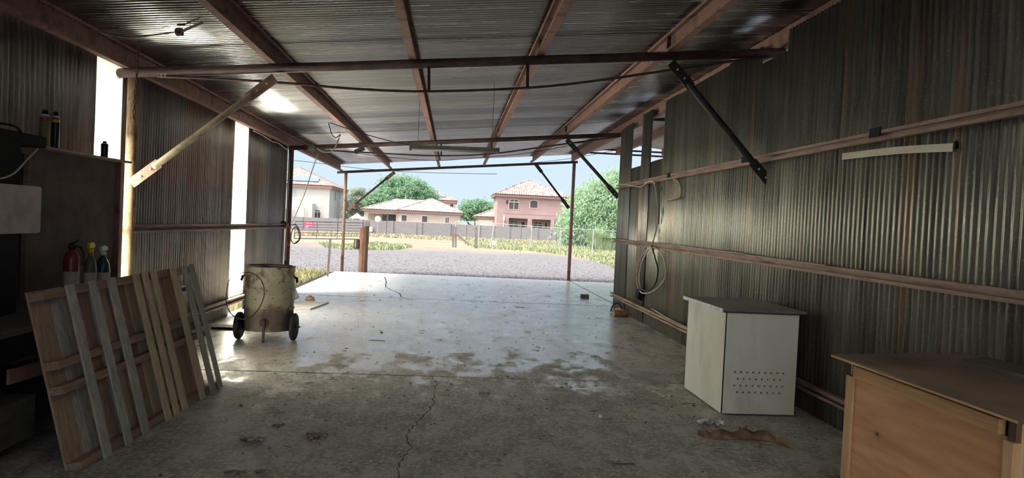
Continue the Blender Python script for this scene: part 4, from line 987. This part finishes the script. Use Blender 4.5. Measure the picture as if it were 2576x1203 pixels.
# ------------------------------------------------------------------ gate, fence
def gate():
    a0_, a1_ = atg(741, 600), atg(913, 607); Y0 = 44.0
    L0, R0 = at(740, 600, Y=Y0), at(914, 602, Y=Y0); T0, T1 = at(743, 557, Y=Y0), at(915, 561, Y=Y0)
    t = thing('farm_gate', 'long silver pipe farm gate with a red sign, beyond the gravel on the left', 'gate', (L0+R0)/2)
    gm = mat('gate_pipe', (.04,.035,.038), (.09,.08,.082), 5, rough=.5, metal=.2)
    fr_ = [L0+Vector((0,0,0)), R0, T1, T0, L0]
    MB().tube(fr_, .03, 8).build('frame', gm, t)
    for k in range(1, 6):
        f_ = k/6; MB().tube([L0.lerp(T0, f_), R0.lerp(T1, f_)], .018, 6).build('rail', gm, t)
    for k in (.32, .62): MB().tube([L0.lerp(R0, k), T0.lerp(T1, k)], .016, 6).build('upright', gm, t)
    s0, s1 = at(766, 558, Y=Y0-.05), at(788, 573.5, Y=Y0-.05)
    red_ = mat('red_sign_board', (.70,.05,.10), rough=.4)
    sg = thing('gate_sign', 'small red and blue notice board tied to the farm gate', 'sign', ((s0.x+s1.x)/2, Y0-.05, s1.z))
    MB().box((s0.x, Y0-.06, s1.z), (s1.x, Y0-.045, s0.z)).build('board', red_, sg, bevel=.02)
    h = s0.z-s1.z; w_ = s1.x-s0.x
    MB().box((s0.x+.01, Y0-.064, s1.z+.01), (s1.x-.01, Y0-.0605, s1.z+h*.24)).build('blue_band', mat('blue_sign', (.10,.12,.50), rough=.4), sg)
    wm = mat('sign_white', (.85,.80,.82), rough=.5)
    for zf, xa, xb in ((.78, .16, .84), (.38, .14, .86)):
        l_ = MB(); x = s0.x+w_*xa; rnd = random.Random(int(zf*100))
        while x < s0.x+w_*xb:
            ww = rnd.uniform(.02, .035); l_.box((x, Y0-.064, s1.z+h*(zf-.06)), (x+ww, Y0-.0605, s1.z+h*(zf+.06))); x += ww+.012
        l_.build('lettering', wm, sg)
    MB().box((s0.x+w_*.12, Y0-.064, s1.z+h*.08), (s0.x+w_*.45, Y0-.0641+.0, s1.z+h*.18)).build('lettering', wm, sg)
    # gate post
    p = at(922, 608, Y=Y0+.2); q = at(925, 556, Y=Y0+.2)
    o = MB().bar(Vector((p.x, Y0+.2, gz(44))), q, .24, .22, (0,1,0)).build('gate_post', M['grey_post']); tag(o, 'grey wooden gate post behind the thick brown post', 'post')
gate()
def chainlink():
    posts = [(1144,557,617),(1204,559.5,612),(1336,569,620.5),(1409,574.5,620),(1491,578,628),(1600,585,634)]
    t = thing('chain_link_fence', 'galvanised chain-link fence running to the right beyond the gravel', 'fence', atg(1336, 620))
    gm = mat('galvanised_pipe', (.42,.43,.45), (.55,.56,.58), 6, rough=.4, metal=.3); tops = []
    for x, y0_, y1_ in posts:
        Y = 48.0; a = at(x, y1_, Y=Y); c = at(x+ (y1_-y0_)*.045, y0_, Y=Y); a.z = gz(48); a.x = c.x
        MB().tube([a, c], .03, 8).build('post', gm, t); tops.append(c)
    for i in range(len(tops)-1): MB().tube([tops[i], tops[i+1]], .022, 6).build('top_rail', gm, t)
    wm = MB(); L = tops[0]; R = tops[-1]; n = 90
    for i in range(-20, n):
        for sgn in (1, -1):
            x0_ = L.x+(R.x-L.x)*i/n; pts = []
            dx = 1.45*1.0; f0 = 0
            a = Vector((x0_, 48, gz(48)+.05)); c = Vector((x0_+dx, 48, gz(48)+1.5))
            if sgn < 0: a.x, c.x = c.x, a.x
            if min(a.x, c.x) < L.x or max(a.x, c.x) > R.x: continue
            top = L.lerp(R, (c.x-L.x)/(R.x-L.x)).z; c.z = top
            wm.bar(a, c, .004, .004)
    wm.build('wire_mesh', gm, t)
    for px, y0_, y1_, w_, lab in ((1140,569.5,616.5,.13,'left of the pair of grey wooden posts at the start of the chain-link fence'),(1146.5,570.5,617,.13,'right of the pair of grey wooden posts at the start of the chain-link fence'),(1198,572.5,608,.17,'short grey wooden post leaning alone in the grass before the block wall')):
        Y = 46.5; a = at(px, y1_, Y=Y); c = at(px, y0_, Y=Y); a.z = gz(46.5)
        o = MB().bar(a, c, w_, w_, (0,1,0)).build('fence_post', M['grey_post']); tag(o, lab, 'post')
    a, c = at(1148, 590, Y=46.4), at(1180, 615, Y=46.4); c.z = max(c.z, gz(46)+.03)
    o = MB().bar(a, c, .10, .10, (0,1,0)).build('brace_timber', M['grey_post']); tag(o, 'slanting timber brace beside the pair of grey fence posts', 'timber')
    a, c = at(1235, 605, Y=49.0), at(1243, 562, Y=49.0); o = MB().tube([Vector((a.x, 49.0, gz(49))), c], .03, 8).build('leaning_pipe', gm); tag(o, 'leaning pale pipe in front of the pink house wall', 'pipe')
    p = at(1240, 606, Y=52); o = MB().prism([(p.x-.35, 52, gz(52)), (p.x+.35, 52, gz(52)), (p.x+.2, 52, gz(52)+.4), (p.x-.05, 52, gz(52)+.5)], (0,.08,0)).build('broken_slab', mat('pale_slab', (.5,.49,.48), (.6,.59,.58), 5)); tag(o, 'pale broken slab propped in the grass beside the leaning pipe', 'slab')
chainlink()

# ------------------------------------------------------------------ block wall
def block_mat():
    m_, t, b = nodes('grey_block'); c = t.nodes.new('ShaderNodeTexCoord'); mp = t.nodes.new('ShaderNodeMapping'); mp.inputs['Rotation'].default_value = (PI/2, 0, 0)
    t.links.new(c.outputs['Object'], mp.inputs[0]); br = t.nodes.new('ShaderNodeTexBrick'); t.links.new(mp.outputs[0], br.inputs['Vector'])
    br.inputs['Scale'].default_value = 1; br.inputs['Brick Width'].default_value = .4; br.inputs['Row Height'].default_value = .2; br.inputs['Mortar Size'].default_value = .012
    br.inputs['Color1'].default_value = (.235,.23,.245,1); br.inputs['Color2'].default_value = (.27,.265,.28,1); br.inputs['Mortar'].default_value = (.19,.185,.195,1)
    t.links.new(br.outputs[0], b.inputs['Base Color']); b.inputs['Roughness'].default_value = .95; return m_
M['block'] = block_mat()
t = thing('block_wall', 'long grey concrete block wall in front of the houses', 'wall', (0, 85, gz(85)))
MB().box((-34, 85, gz(85)-.1), (30, 85.2, 1.14)).build('wall_panel', M['block'], t)
for x in (-20.5, -13.2, -10.9, -7.3, -3.9, -.5, 3.0, 6.6, 10.0, 12.2): MB().box((x-.2, 84.9, gz(85)-.1), (x+.2, 85.3, 1.18)).build('pier', M['block'], t)
for x in (-17.6, -13.6, -7.9, -4.3, 1.6, 5.0, 8.2, 11.9): MB().box((x-.03, 84.985, gz(85)), (x+.03, 84.999, 1.14)).build('expansion_joint', mat('joint_grey', (.12,.11,.11), rough=.9), t)

# ------------------------------------------------------------------ houses
def tile_mat(name, a, bb, c):
    m_, t, b = nodes(name); co = t.nodes.new('ShaderNodeTexCoord'); v = t.nodes.new('ShaderNodeTexVoronoi'); v.inputs['Scale'].default_value = 2.6
    t.links.new(co.outputs['Object'], v.inputs['Vector']); s_ = t.nodes.new('ShaderNodeSeparateColor'); t.links.new(v.outputs['Color'], s_.inputs[0])
    t.links.new(rampn(t, s_.outputs[0], [(0, a), (.5, bb), (1, c)]).outputs[0], b.inputs['Base Color']); b.inputs['Roughness'].default_value = .85; return m_
M['tile_pink'] = tile_mat('pinkish_tile', (.22,.155,.145), (.32,.245,.235), (.40,.33,.32))
M['tile_grey'] = tile_mat('greyish_tile', (.25,.205,.20), (.36,.31,.305), (.44,.395,.39))
M['tile_red'] = tile_mat('salmon_tile', (.30,.19,.165), (.38,.26,.235), (.42,.31,.29))
M['fascia'] = mat('brown_fascia', (.25,.16,.145), rough=.7)
def hip_roof(parent, x0, x1, y0, y1, ze, pitch, mt, th=.35, tw=.30, row=.42, name='roof'):
    b = MB(); 
    def face(o, du, dv, L, D):      # o eave start, du along, dv inward (plan units), hip both ends
        cols = int(L/(tw/4)); prev = None
        for i in range(cols+1):
            s_ = L*i/cols; tm = max(.001, min(s_, L-s_, D/2)); off = .07*abs(math.sin(PI*s_/tw)); nr = 9
            ids = []
            k = int(math.ceil(D/2/row))
            for j in range(k+1):
                for hh in ((0, .035) if j < k else (0,)):
                    t_ = min(j*row, tm); ids.append(len(b.v)); p = o+du*s_+dv*t_; b.v.append(Vector((p.x, p.y, ze+pitch*t_+off+(0.03 if hh == 0 and j*row < tm else 0)-(.0))))
                    if hh and j < k:
                        t2 = min((j+1)*row-.02, tm); b.v[-1] = Vector(((o+du*s_+dv*t2).x, (o+du*s_+dv*t2).y, ze+pitch*t2+off))
            if prev: 
                for q in range(len(ids)-1): b.f.append((prev[q], ids[q], ids[q+1], prev[q+1]))
            prev = ids
    W_, D_ = x1-x0, y1-y0
    dd = min(W_, D_)
    face(Vector((x0,y0,0)), Vector((1,0,0)), Vector((0,1,0)), W_, dd); face(Vector((x1,y0,0)), Vector((0,1,0)), Vector((-1,0,0)), D_, dd)
    face(Vector((x1,y1,0)), Vector((-1,0,0)), Vector((0,-1,0)), W_, dd); face(Vector((x0,y1,0)), Vector((0,-1,0)), Vector((1,0,0)), D_, dd)
    r_ = b.build(name, mt, parent)
    MB().box((x0+.05, y0+.05, ze-th+.06), (x1-.05, y1-.05, ze-.002)).build('fascia', M['fascia'], r_)
    h = dd/2; zt = ze+pitch*h; cap = MB()
    c = [Vector((x0,y0,ze)), Vector((x1,y0,ze)), Vector((x1,y1,ze)), Vector((x0,y1,ze))]
    if W_ >= D_: r0, r1 = Vector((x0+h, y0+h, zt)), Vector((x1-h, y0+h, zt)); ends = [(c[0], r0), (c[3], r0), (c[1], r1), (c[2], r1), (r0, r1)]
    else: r0, r1 = Vector((x0+h, y0+h, zt)), Vector((x0+h, y1-h, zt)); ends = [(c[0], r0), (c[1], r0), (c[3], r1), (c[2], r1), (r0, r1)]
    for a_, b_2 in ends:
        if (a_-b_2).length > .05: cap.tube([a_+Vector((0,0,.06)), b_2+Vector((0,0,.06))], .10, 6)
    cap.build('ridge_cap', mt, r_)
    return r_
def walls_box(parent, x0, x1, y0, y1, z0_, z1_, mt, openings=(), name='walls', th=.25, back=True):
    """box of walls; openings = (xa, xb, za, zb) cut in the front wall"""
    b = MB(); xs = sorted({x0, x1} | {o[0] for o in openings} | {o[1] for o in openings}); zs = sorted({z0_, z1_} | {o[2] for o in openings} | {o[3] for o in openings})
    for i in range(len(xs)-1):
        for j in range(len(zs)-1):
            cx_, cz_ = (xs[i]+xs[i+1])/2, (zs[j]+zs[j+1])/2
            if any(o[0] < cx_ < o[1] and o[2] < cz_ < o[3] for o in openings): continue
            b.box((xs[i], y0, zs[j]), (xs[i+1], y0+th, zs[j+1]))
    if y1 > y0+th+.02: b.box((x0, y0+th, z0_), (x0+th, y1, z1_)); b.box((x1-th, y0+th, z0_), (x1, y1, z1_))
    if back: b.box((x0, y1-th, z0_), (x1, y1, z1_))
    return b.build(name, mt, parent)
glass = mat('dark_window_glass', (.035,.04,.05), (.07,.08,.09), 1.5, rough=.25, spec=.5); frm = mat('pale_window_trim', (.62,.52,.47), rough=.7); white = mat('white_trim', (.78,.77,.74), rough=.6)
screen = mat('window_screen', (.085,.08,.085), rough=.8)
def window(parent, xa, xb, za, zb_, y, arch=0.0, trim=.08, mt=None, ft=None, bars=1):
    cxm = (xa+xb)/2; hw = (xb-xa)/2
    def outline(g):
        P = [(xa-g, y, za-g), (xb+g, y, za-g), (xb+g, y, zb_-arch)]
        if arch:
            for k in range(1, 12):
                q = PI*k/12; P.append((cxm+(hw+g)*math.cos(q), y, zb_-arch+(arch+g)*math.sin(q)))
            P.append((xa-g, y, zb_-arch))
        else: P[2] = (xb+g, y, zb_+g); P.append((xa-g, y, zb_+g))
        return P
    f = MB().prism([(p[0], p[1]-.04, p[2]) for p in outline(trim)], (0, .05, 0)).build('window', ft or frm, parent)
    MB().prism([(p[0], p[1]-.055, p[2]) for p in outline(0)], (0, .03, 0)).build('pane', mt or glass, f)
    if bars:
        b = MB(); b.box((cxm-.025, y-.075, za), (cxm+.025, y-.056, zb_-.01))
        if arch: b.box((xa, y-.075, zb_-arch-.04), (xb, y-.056, zb_-arch+.04))
        b.build('mullion', white, f)
    return f
def at2(px, py, Y): p = at(px, py, Y=Y); return p.x, p.z
# pink house
Yp = 90.0; pink = mat('pink_stucco', (.37,.265,.26), (.43,.32,.315), .6, rough=.95); pink_in = pink
def rect(pxa, pya, pxb, pyb, Y):
    xm, ym = (pxa+pxb)/2, (pya+pyb)/2
    x0_, _ = at2(pxa, ym, Y); x1_, _ = at2(pxb, ym, Y); _, z1_ = at2(xm, pya, Y); _, z0_ = at2(xm, pyb, Y); return x0_, x1_, z0_, z1_
hx0 = at2(1251, 510, Yp)[0]; hx1 = hx0+9.1; zg = gz(90)
t = thing('pink_house', 'two-storey pink stucco house with a tiled hip roof beyond the block wall', 'house', ((hx0+hx1)/2, Yp+4, zg))
walls_box(t, hx0, hx1, Yp, Yp+8.4, zg, 5.0, pink)
hip_roof(t, hx0-.45, hx1+.45, Yp-.45, Yp+8.8, 5.18, .46, M['tile_pink'])
x0_, x1_, z0_, z1_ = rect(1281, 502, 1304.5, 526, Yp); window(t, x0_, x1_, z0_, z1_, Yp, .32, .07, screen)
x0_, x1_, z0_, z1_ = rect(1334, 505, 1352, 523, Yp); window(t, x0_, x1_, z0_, z1_, Yp, .16, .09, screen, bars=0)
Yq = Yp-1.6; x0_, x1_, _, pz1 = rect(1267.5, 542, 1395, 560, Yq); o1 = rect(1279.5, 549.5, 1327, 575, Yq); o2 = rect(1338, 552.5, 1385, 578, Yq)
zt_ = at2(1330, 541.5, Yq)[1]
walls_box(t, x0_, x1_, Yq, Yp-.001, zg, zt_, pink, [(o1[0], o1[1], zg, o1[3]), (o2[0], o2[1], zg, o2[3])], 'porch', .3, False)
MB().box((x0_, Yq, zt_), (x1_, Yp-.001, zt_+.08)).build('porch_roof', M['fascia'], t)
for pxa, pxb, ya in ((1282,1303,556),(1341.5,1364,559)):
    a_ = rect(pxa, ya, pxb, 575, Yp); window(t, a_[0], a_[1], zg+.6, a_[3], Yp, .28, .07)
for pxa, pxb, ya in ((1311,1320,558),(1370,1376,560)):
    a_ = rect(pxa, ya, pxb, 575, Yp); window(t, a_[0], a_[1], zg+.1, a_[3], Yp, 0, .08, bars=0)
x_, z_ = at2(1269, 545, Yq); MB().box((x_-.12, Yq-.1, zg), (x_+.0, Yq-.001, z_)).build('downspout', frm, t); MB().box((x_-.18, Yq-.2, z_-.5), (x_+.05, Yq-.001, z_)).build('rain_head', white, t)
x_, z_ = at2(1276, 508.5, Yp)
b = MB()
for dz_ in (.11, -.11): b.tube([Vector((x_+.10*math.cos(2*PI*k/12), Yp-.03, z_+dz_+.11*math.sin(2*PI*k/12))) for k in range(13)], .035, 6, cap=False)
b.build('wall_ornament', M['black_metal'], t)
# garage wing
Yg = 95.0; x0_, z_ = at2(1194.5, 547, Yg); xg1 = hx0-.01
cream = mat('cream_stucco', (.60,.50,.42), (.66,.56,.48), .6, rough=.95)
walls_box(t, x0_+.3, hx0-.02, Yg, Yg+6, gz(95), z_+.05, cream, name='garage_walls'); hip_roof(t, x0_, hx0+5, Yg-.35, Yg+6.4, z_+.12, .42, M['tile_grey'], .3, name='garage_roof')
r_ = rect(1204.5, 553.5, 1239.5, 575, Yg); MB().box((r_[0], Yg-.03, gz(95)), (r_[1], Yg-.001, r_[3])).build('garage_door', white, t)
# beige bungalow
Yb = 92.0; beige = mat('beige_stucco', (.46,.40,.365), (.52,.455,.42), .6, rough=.95)
t = thing('bungalow', 'beige single-storey bungalow with a pale tiled roof behind the block wall', 'house', (-5, 96, gz(92)))
bx0, _ = at2(1003, 545, Yb); bx1, _ = at2(1158, 550, Yb); zg = gz(92)
_, ze_ = at2(1080, 533, Yb-.3)
walls_box(t, bx0, bx1, Yb, Yb+8.5, zg, ze_-.1, beige, name='walls'); hip_roof(t, bx0-.35, bx1+.35, Yb-.35, Yb+8.9, ze_, .41, M['tile_grey'], .3)
for (pa, pb, ya, yb, mt_) in ((1010,1023,541.5,556,screen),(1061.5,1075,544,559,screen),(1120.5,1129,547,561,glass)):
    r_ = rect(pa, ya, pb, yb, Yb); window(t, r_[0], r_[1], r_[2], r_[3], Yb, 0, .06, mt_, white, bars=(1 if mt_ is glass else 0))
Yc = 94.0; lx0, _ = at2(916, 540, Yc); _, ze2 = at2(940, 527, Yc-.3)
op = rect(926.5, 538, 1001.5, 560, Yc)
walls_box(t, lx0, bx0-.01, Yc, Yc+.3, zg, ze2-.1, beige, [(op[0], bx0-.5, zg, op[3])], 'patio_front', .3, False)
walls_box(t, lx0+.01, bx0+7, Yc+2.2, Yc+7.5, zg, ze2-.1, beige, name='walls'); hip_roof(t, lx0-.35, bx1-.8, Yc-.35, Yc+7.8, ze2, .37, M['tile_grey'], .3)
for (pa, pb) in ((962, 972), (977, 1001)):
    r_ = rect(pa, 541, pb, 556, Yc+2.2); window(t, r_[0], r_[1], r_[2], r_[3], Yc+2.2, 0, .05, glass, beige, bars=0)
# house behind with solar panels
Yr = 125.0; t = thing('distant_house', 'salmon-roofed house with solar panels showing above the bungalow roof', 'house', (-1, Yr+5, gz(125)))
rx0, _ = at2(1050, 515, Yr); rx1, _ = at2(1146.5, 515, Yr); _, ze_ = at2(1110, 504, Yr)
peach = mat('peach_stucco', (.62,.47,.38), (.68,.52,.43), .6, rough=.95)
walls_box(t, rx0, rx1, Yr, Yr+7.5, gz(125), ze_-.1, peach); hip_roof(t, rx0-.3, rx1+.3, Yr-.4, Yr+7.9, ze_, .50, M['tile_red'], .45)
r_ = rect(1132, 513, 1140.5, 522, Yr); window(t, r_[0], r_[1], r_[2]-.3, r_[3], Yr, .2, .06, glass, white, bars=0)
solar = mat('solar_panel', (.10,.14,.26), (.16,.21,.36), 2, rough=.25, spec=.6)
def solarp(t, pa, pb, ya, yb, Y, run, ze, pitch):
    r_ = rect(pa, ya, pb, yb, Y+run*.5)
    z0_, z1_ = ze+pitch*(.9), ze+pitch*run; b = MB()
    y0_, y1_ = Y-.4+.9, Y-.4+run; b.prism([(r_[0], y0_, z0_+.16), (r_[1], y0_, z0_+.16), (r_[1], y1_, z1_+.16), (r_[0], y1_, z1_+.16)], (0,0,.05)); b.build('solar_panel', solar, t)
solarp(t, 1097, 1121, 492, 500, Yr, 2.1, ze_, .50)
# white house
Yw = 100.0; wx1, _ = at2(829, 500, Yw); wx0 = wx1-11.5; _, ze_ = at2(800, 467, Yw-.3); zg = gz(100)
t = thing('white_house', 'two-storey white stucco house with solar panels, left behind the farm gate', 'house', ((wx0+wx1)/2, Yw+7, zg))
wst = mat('white_stucco', (.52,.515,.50), (.58,.575,.565), .5, rough=.95)
walls_box(t, wx0, wx1, Yw, Yw+14.5, zg, ze_-.1, wst); hip_roof(t, wx0-.4, wx1+.4, Yw-.4, Yw+14.9, ze_, .44, M['tile_red'], .45)
solarp(t, 700, 803, 447, 460, Yw, 2.6, ze_, .44)
r_ = rect(732, 473.5, 746.5, 492, Yw); window(t, r_[0], r_[1], r_[2], r_[3], Yw, 0, .05, mat('teal_glass', (.30,.42,.42), rough=.3), white, bars=0)
r_ = rect(791, 528, 806, 546, Yw); window(t, r_[0], r_[1], zg+.7, r_[3], Yw, .28, .05, glass, white)
px_ = rect(700, 510, 785, 560, Yw-2.2); 
walls_box(t, px_[0], px_[1], Yw-2.2, Yw-.001, zg, px_[3], wst, [(px_[0]+.4, px_[1]-1.9, zg, px_[3]-.9), (px_[1]-1.05, px_[1]-.45, zg, px_[3]-.65)], 'porch', .3, False)
def side_window(px, py0, py1, w_, nm='side_window'):
    # on the wall x = wx1
    p = at(px, (py0+py1)/2, X=wx1); za = at(px, py1, X=wx1).z; zb_ = at(px, py0, X=wx1).z
    pts = [(wx1+.02, p.y-w_/2, za), (wx1+.02, p.y+w_/2, za)] + [(wx1+.02, p.y+w_/2*math.cos(PI*k/8), zb_-w_/2+w_/2*math.sin(PI*k/8)) for k in range(9)]
    MB().prism(pts, (.02,0,0)).build('window', glass, t)
for a_ in ((844,481,504,.9),(855,484,501,.5),(852,534,547,1.0),(862,536,548,.9),(852,479,484,.5),(864,486,493,.5)): side_window(*a_)
# white gazebo roof
g = at(889, 533, Y=90); z_ = at(889, 550, Y=90).z; zt_ = at(897, 536, Y=90).z; x0_, x1_ = at(881.5, 550, Y=90).x, at(914, 550, Y=90).x; xm = (x0_+x1_)/2
t = thing('garden_gazebo', 'white canopy gazebo peeking over the block wall beside the bungalow', 'gazebo', (xm, 90, gz(90)))
b = MB().add([(x0_,88.7,z_),(x1_,88.7,z_),(x1_,91.3,z_),(x0_,91.3,z_),(xm,90,zt_)], [(0,1,4),(1,2,4),(2,3,4),(3,0,4),(0,3,2,1)]); b.build('canopy', white, t)
for x in (x0_+.1, x1_-.1):
    for y in (88.8, 91.2): MB().tube([(x,y,gz(90)), (x,y,z_)], .04, 6).build('pole', white, t)
# satellite dish in the yard
p = at(950.5, 551, Y=84.0); t = thing('satellite_dish', 'round white dish on a pole in front of the bungalow', 'dish', (p.x, 84, gz(84)))
MB().lathe([(.02,.10),(.22,.04),(.34,-.02),(.36,-.03),(.33,0),(.02,.12)], p, 24, 'Y').build('dish', white, t, smooth=True); MB().tube([(p.x, 84.1, gz(84)), (p.x, 84.1, p.z)], .03, 6).build('pole', M['alu'], t)
p = at(933, 577, Y=84.6); o = MB().box((p.x-.17, 84.6, p.z-.28), (p.x+.17, 84.89, p.z+.28)).build('utility_box', white); tag(o, 'small white box mounted on the block wall right of the gate post', 'box')

# ------------------------------------------------------------------ trees
def leafmat(name, a, b_, c):
    m_, t, b = nodes(name); n_ = noise_node(t, 1.6, (1,1,1), 3); t.links.new(rampn(t, n_.outputs[0], [(.3, a), (.5, b_), (.7, c)]).outputs[0], b.inputs['Base Color'])
    b.inputs['Roughness'].default_value = .8; b.inputs['Specular IOR Level'].default_value = .15
    try: b.inputs['Subsurface Weight'].default_value = 0
    except Exception: pass
    o = t.nodes['Material Output']; tr = t.nodes.new('ShaderNodeBsdfTranslucent'); mx = t.nodes.new('ShaderNodeMixShader'); mx.inputs[0].default_value = .35
    t.links.new(rampn(t, n_.outputs[0], [(.3, a), (.5, b_), (.7, c)]).outputs[0], tr.inputs[0]); t.links.new(b.outputs[0], mx.inputs[1]); t.links.new(tr.outputs[0], mx.inputs[2]); t.links.new(mx.outputs[0], o.inputs[0])
    return m_
M['bark'] = mat('tree_bark', (.12,.09,.07), (.22,.18,.15), 6, (1,1,.3), .9)
def tree(lab, base, blobs, leaf, nleaf, mt, seed, droop=0.0, spread=1.0, name='tree', twigs=True):
    """blobs: (x, y, z, rx, ry, rz)"""
    rnd = random.Random(seed); t = thing(name, lab, 'tree', base)
    tr = MB(); tb = Vector(base)
    for (x, y, z, rx, ry, rz) in blobs:
        c = Vector((x, y, z)); m1 = tb.lerp(c, .45)+Vector((rnd.uniform(-.3,.3), 0, rnd.uniform(0,.5))); 
        tr.tube(smooth_pts([tb, tb.lerp(m1, .5)+Vector((0,0,.4)), m1, c, c+Vector((rnd.uniform(-.3,.3)*rx, 0, rz*.5))], 4), [max(.03, .22-.011*k) for k in range(17)], 6)
        if twigs:
            for k in range(8):
                q = Vector((rnd.gauss(0,1), rnd.gauss(0,1), rnd.gauss(.3,.8))).normalized(); tr.tube([c, c+Vector((q.x*rx, q.y*ry, q.z*rz))*.55, c+Vector((q.x*rx, q.y*ry, q.z*rz))*.98], [.06,.04,.015], 5)
    tr.build('trunk', M['bark'], t)
    b = MB(); tot = sum(q[3]*q[5] for q in blobs)
    for (x, y, z, rx, ry, rz) in blobs:
        n = int(nleaf*rx*rz/tot); ncl = max(10, n//26)
        cl = []
        for _ in range(ncl):
            q = Vector((rnd.gauss(0,1), rnd.gauss(0,1), rnd.gauss(0,1))).normalized()*(rnd.random()**.38)
            q *= 1+.22*noise.noise(q*2.3+Vector((seed, x, 0)))
            cl.append(Vector((x+q.x*rx, y+q.y*ry, z+q.z*rz)))
        for c in cl:
            dirn = Vector((rnd.gauss(0,1), rnd.gauss(0,1), rnd.gauss(0,.5)-droop)).normalized(); ln = leaf*rnd.uniform(3.5, 7)*spread
            for k in range(26):
                s_ = rnd.random(); p = c+dirn*ln*(s_-.3)+Vector((rnd.gauss(0,1), rnd.gauss(0,1), rnd.gauss(0,.7)))*leaf*1.1
                p.z -= droop*ln*s_*s_*.6
                a = Vector((rnd.gauss(0,1), rnd.gauss(0,1), rnd.gauss(0,1)-droop*1.5)).normalized(); bb = a.cross(Vector((rnd.gauss(0,1), rnd.gauss(0,1), rnd.gauss(0,1)))).normalized()
                a *= leaf*rnd.uniform(.6, 1.2); bb *= leaf*.28
                b.add([p-a, p+bb, p+a, p-bb], [(0,1,2,3)])
    b.build('foliage', mt, t)
    return t
gA = leafmat('fresh_green_leaves', (.14,.27,.16), (.26,.43,.28), (.40,.56,.40)); gB = leafmat('olive_leaves', (.24,.30,.23), (.38,.44,.35), (.50,.55,.45)); gC = leafmat('pale_weeping_leaves', (.24,.38,.22), (.38,.54,.36), (.52,.66,.48))
def B(px, py, Y, wx, wz, wy=None):
    p = at(px, py, Y=Y); k = Y/FL; return (p.x, p.y, p.z, wx*k, (wy or wx)*k, wz*k)
g108 = at(1010, 560, Y=106); 
tree('broad bright green tree rising behind the bungalow roof', (g108.x, 106, -.4), [B(1010,490,106,62,36), B(965,498,105,38,24), B(1052,492,107,45,28), B(1000,466,106,42,22), B(1030,470,106,34,24), B(940,508,106,24,16), B(1075,500,106,22,18)], .26, 26000, gA, 21)
g = at(898, 560, Y=108); tree('sparse olive tree between the white house and the bungalow', (g.x, 108, -.4), [B(892,505,108,24,34), B(912,518,108,22,28), B(884,530,108,14,24), B(920,500,108,16,20), B(905,488,108,16,14)], .20, 9000, gB, 22)
g = at(1196, 580, Y=108); tree('green tree behind the garage left of the pink house', (g.x, 108, -.4), [B(1185,528,108,26,24), B(1212,525,108,26,20), B(1232,535,108,14,16), B(1168,540,108,14,14)], .25, 9500, gA, 23)
g = at(1500, 612, Y=62); tree('large pale weeping tree on the right, behind the chain-link fence', (g.x+1, 62, gz(62)), [B(1480,520,62,62,50), B(1520,480,62,52,42), B(1560,530,62,70,60), B(1440,560,61,38,38), B(1500,580,61,52,34), B(1545,450,63,34,26), B(1620,500,63,70,60), B(1430,600,61,26,18), B(1475,600,61,44,16)], .16, 52000, gC, 24, droop=1.0, spread=1.3)
g = at(740, 560, Y=130)
for i, (px, w_, hh, Y_) in enumerate(((700, 40, 20, 118), (880, 26, 16, 135), (1160, 30, 14, 140))):
    pass
# power lines in the sky
for i, (pts, Y_, lab) in enumerate((([(600,392),(742,404),(820,413),(920,425),(1060,434),(1250,438)], 60, 'thin dark power line sagging across the sky on the left'), ([(1270,418),(1340,410),(1440,398),(1560,376),(1700,350)], 60, 'thin dark power line rising across the sky on the right'))):
    o = MB().tube(smooth_pts([at(x, y, Y=Y_) for x, y in pts], 5), .022, 5).build('power_line', M['cable'], smooth=True); tag(o, lab, 'power line')

for o in bpy.data.objects:
    if '_loc' in o: del o['_loc']
